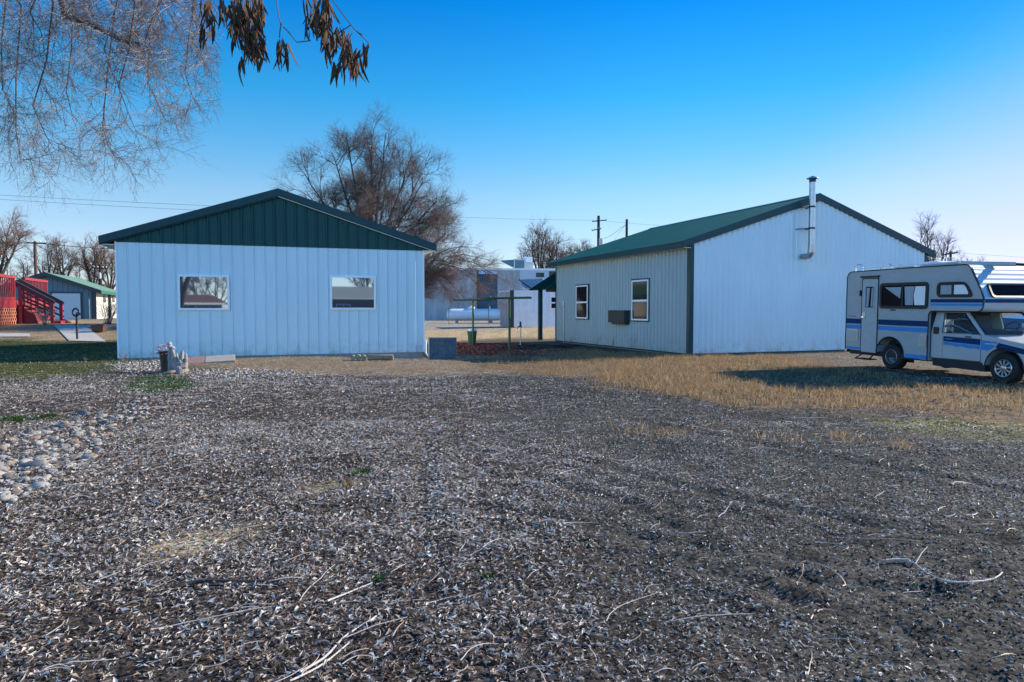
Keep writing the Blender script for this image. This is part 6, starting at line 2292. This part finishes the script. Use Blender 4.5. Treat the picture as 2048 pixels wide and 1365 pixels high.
# green grass
x, y = scatter(300000, 15, 33, 0.98)
keep = x < -6
x, y = x[keep], y[keep]
lw = soft(Z['lawn'], x, y, 0.35)
pt = fbm(x, y, 0.9, N1)
ok = (RG.random(len(x)) < lw * np.clip(3 * (pt - 0.30), 0.08, 0.8)) & ~in_building(x, y)
x, y = x[ok], y[ok]
n = len(x)
cols = np.array([[0.085, 0.115, 0.02], [0.17, 0.18, 0.04], [0.26, 0.23, 0.09], [0.34, 0.27, 0.14]])[RG.choice(4, n, p=[0.42, 0.3, 0.18, 0.10])] * RG.uniform(0.75, 1.25, (n, 1))
blades('lawn_grass', x, y, RG.uniform(0.025, 0.075, n), RG.uniform(0.005, 0.010, n), 0.9, cols, 'short green and straw lawn left of the white building', 'grass')
x, y = scatter(150000, 13, 21, 0.8)
keep = x < -6
x, y = x[keep], y[keep]
ok = RG.random(len(x)) < soft(Z['patch'], x, y, 0.10) * np.clip(2.6 * (fbm(x, y, 0.3, N1) - 0.25), 0.1, 1)
x, y = x[ok], y[ok]
for px, py, s, c in ((20, 838, 0.25, 300), (95, 833, 0.16, 260), (30, 842, 0.2, 200), (720, 945, 0.08, 70), (735, 940, 0.06, 50), (970, 1150, 0.05, 30), (760, 1155, 0.04, 20)):
    q = gp(px, py)
    x = np.append(x, q.x + RG.normal(0, s / 2, c))
    y = np.append(y, q.y + RG.normal(0, s / 2, c))
n = len(x)
cols = np.array([[0.025, 0.075, 0.02], [0.05, 0.11, 0.03], [0.09, 0.13, 0.05]])[RG.choice(3, n, p=[0.5, 0.35, 0.15])] * RG.uniform(0.7, 1.3, (n, 1))
blades('ground_cover', x, y, RG.uniform(0.02, 0.07, n), RG.uniform(0.008, 0.018, n), 1.2, cols, 'low dark green ground cover patch in front of the driftwood', 'ground cover')

# small pebbles of the stone strip in front of the siding
PS = [poly_w([(235, 724), (330, 720), (325, 740), (250, 748), (215, 738)]), poly_w([(370, 735), (420, 738), (520, 737), (600, 742), (660, 748), (610, 754), (480, 752), (390, 752)]), Z['stones']]
x, y = scatter(120000, 8, 23, 0.82)
keep = x < -2
x, y = x[keep], y[keep]
wgt = np.maximum(soft(PS[0], x, y, 0.12), soft(PS[1], x, y, 0.15)) + 0.30 * soft(PS[2], x, y, 0.15)
ok = (RG.random(len(x)) < wgt * 0.30) & ~in_building(x, y)
x, y = x[ok], y[ok]
n = len(x)
u, v, nrm = frames(n, 0.25)
s = 0.012 + 0.034 * RG.random(n) ** 1.6
c0 = np.stack([x, y, gz(x, y) + s * 0.22], -1)
sb = s * RG.uniform(0.6, 0.95, n)
V = []
for ring_, zz in ((0.62, -0.32), (1.0, 0.0), (0.62, 0.34)):
    for k in range(6):
        th = k * math.pi / 3 + 0.4 * zz
        V.append(c0 + u * (s * ring_ * math.cos(th))[:, None] + v * (sb * ring_ * math.sin(th))[:, None] + nrm * (s * zz)[:, None])
V.append(c0 + nrm * (s * 0.45)[:, None])
V = np.stack(V, 1)
base = np.arange(n)[:, None] * 19
tri = []
for r_ in range(2):
    for k in range(6):
        k2 = (k + 1) % 6
        tri += [(6 * r_ + k, 6 * r_ + k2, 6 * r_ + 6 + k2), (6 * r_ + k, 6 * r_ + 6 + k2, 6 * r_ + 6 + k)]
for k in range(6):
    tri.append((12 + k, 12 + (k + 1) % 6, 18))
Fc = np.concatenate([base + np.array([f]) for f in tri])
cc = np.array([[0.44, 0.41, 0.38], [0.28, 0.26, 0.24], [0.26, 0.18, 0.13], [0.10, 0.105, 0.115]])[RG.choice(4, n, p=[0.42, 0.32, 0.14, 0.12])] * RG.uniform(0.8, 1.15, (n, 1))
tag(np_mesh('pebbles', V.reshape(-1, 3), Fc, M['crumbcol'], np.repeat(cc, 19, 0), True), 'small pale river pebbles strewn along the building and among the stones', 'pebbles', kind='stuff')

# red bark mulch between the poles
x, y = scatter(60000, 22, 32, 0.2)
ok = RG.random(len(x)) < soft(Z['mulch'], x, y, 0.25)
x, y = x[ok], y[ok]
n = len(x)
u, v, nrm = frames(n, 0.35)
L, wd = RG.uniform(0.03, 0.09, n)[:, None], RG.uniform(0.01, 0.03, n)[:, None]
c0 = np.stack([x, y, gz(x, y) + 0.015], -1)
V = np.stack([c0 - u * L - v * wd, c0 + u * L - v * wd, c0 + u * L + v * wd, c0 - u * L + v * wd], 1)
Fc = np.arange(n)[:, None] * 4 + np.array([[0, 1, 2, 3]])
cc = np.array([[0.26, 0.05, 0.035], [0.16, 0.04, 0.03], [0.30, 0.12, 0.07]])[RG.choice(3, n)] * RG.uniform(0.7, 1.2, (n, 1))
tag(np_mesh('bark_mulch', V.reshape(-1, 3), Fc, M['crumbcol'], np.repeat(cc, 4, 0)), 'red bark mulch spread between the clothesline poles', 'mulch', kind='stuff')


def stick(name, pts, r0, r1, m, label, side=()):
    P = [gp(a, b) for a, b in pts]
    P = [Vector((p.x, p.y, float(gz(np.array(p.x), np.array(p.y))) + 0.02)) for p in P]
    q = smooth_path([tuple(p) for p in P], 14)
    mb = MB().tube([tuple(v) for v in q], [r0 + (r1 - r0) * k / 13 for k in range(14)], 7)
    for i, pt in side:
        e = gp(*pt)
        mb.tube([tuple(q[i]), tuple((Vector(q[i]) + e) / 2 + Vector((0, 0, 0.02))), (e.x, e.y, e.z + 0.015)], [r0 * 0.5, r0 * 0.4, r0 * 0.25], 6)
    return tag(mb.build(name, M[m], smooth=True), label, 'stick')


M['stick_dark'] = mat('stick_dark', (0.045, 0.035, 0.035), 0.8, var=0.4, vscale=25, bump=0.5, bscale=80)
M['stick_pale'] = mat('stick_pale', (0.50, 0.47, 0.45), 0.55, var=0.3, vscale=25, bump=0.3, bscale=80)
stick('fallen_stick', [(362, 1174), (400, 1168), (450, 1170), (505, 1167), (560, 1164)], 0.013, 0.007, 'stick_dark', 'thick dark stick lying in the leaves at lower left')
stick('fallen_stick', [(1772, 1120), (1818, 1120), (1850, 1140), (1890, 1168), (1930, 1172), (1985, 1160), (2005, 1142)], 0.006, 0.004, 'stick_pale', 'long pale curved stick on the dark soil at the right', ((3, (1855, 1098)),))
stick('fallen_stick', [(600, 1345), (650, 1312), (690, 1270), (740, 1240), (760, 1225)], 0.006, 0.0035, 'stick_pale', 'long pale stick rising from the bottom edge', ((6, (815, 1240)), (9, (735, 1262))))
stick('fallen_stick', [(655, 1200), (700, 1180), (745, 1160)], 0.006, 0.003, 'stick_pale', 'short straight pale stick in the middle leaf litter')
stick('fallen_stick', [(580, 1365), (640, 1330), (690, 1290), (700, 1280)], 0.005, 0.003, 'stick_pale', 'thin pale stick beside the bottom edge stick')
stick('fallen_stick', [(690, 955), (700, 968), (708, 978)], 0.016, 0.008, 'stick_dark', 'short dark stick left of the bare patch')
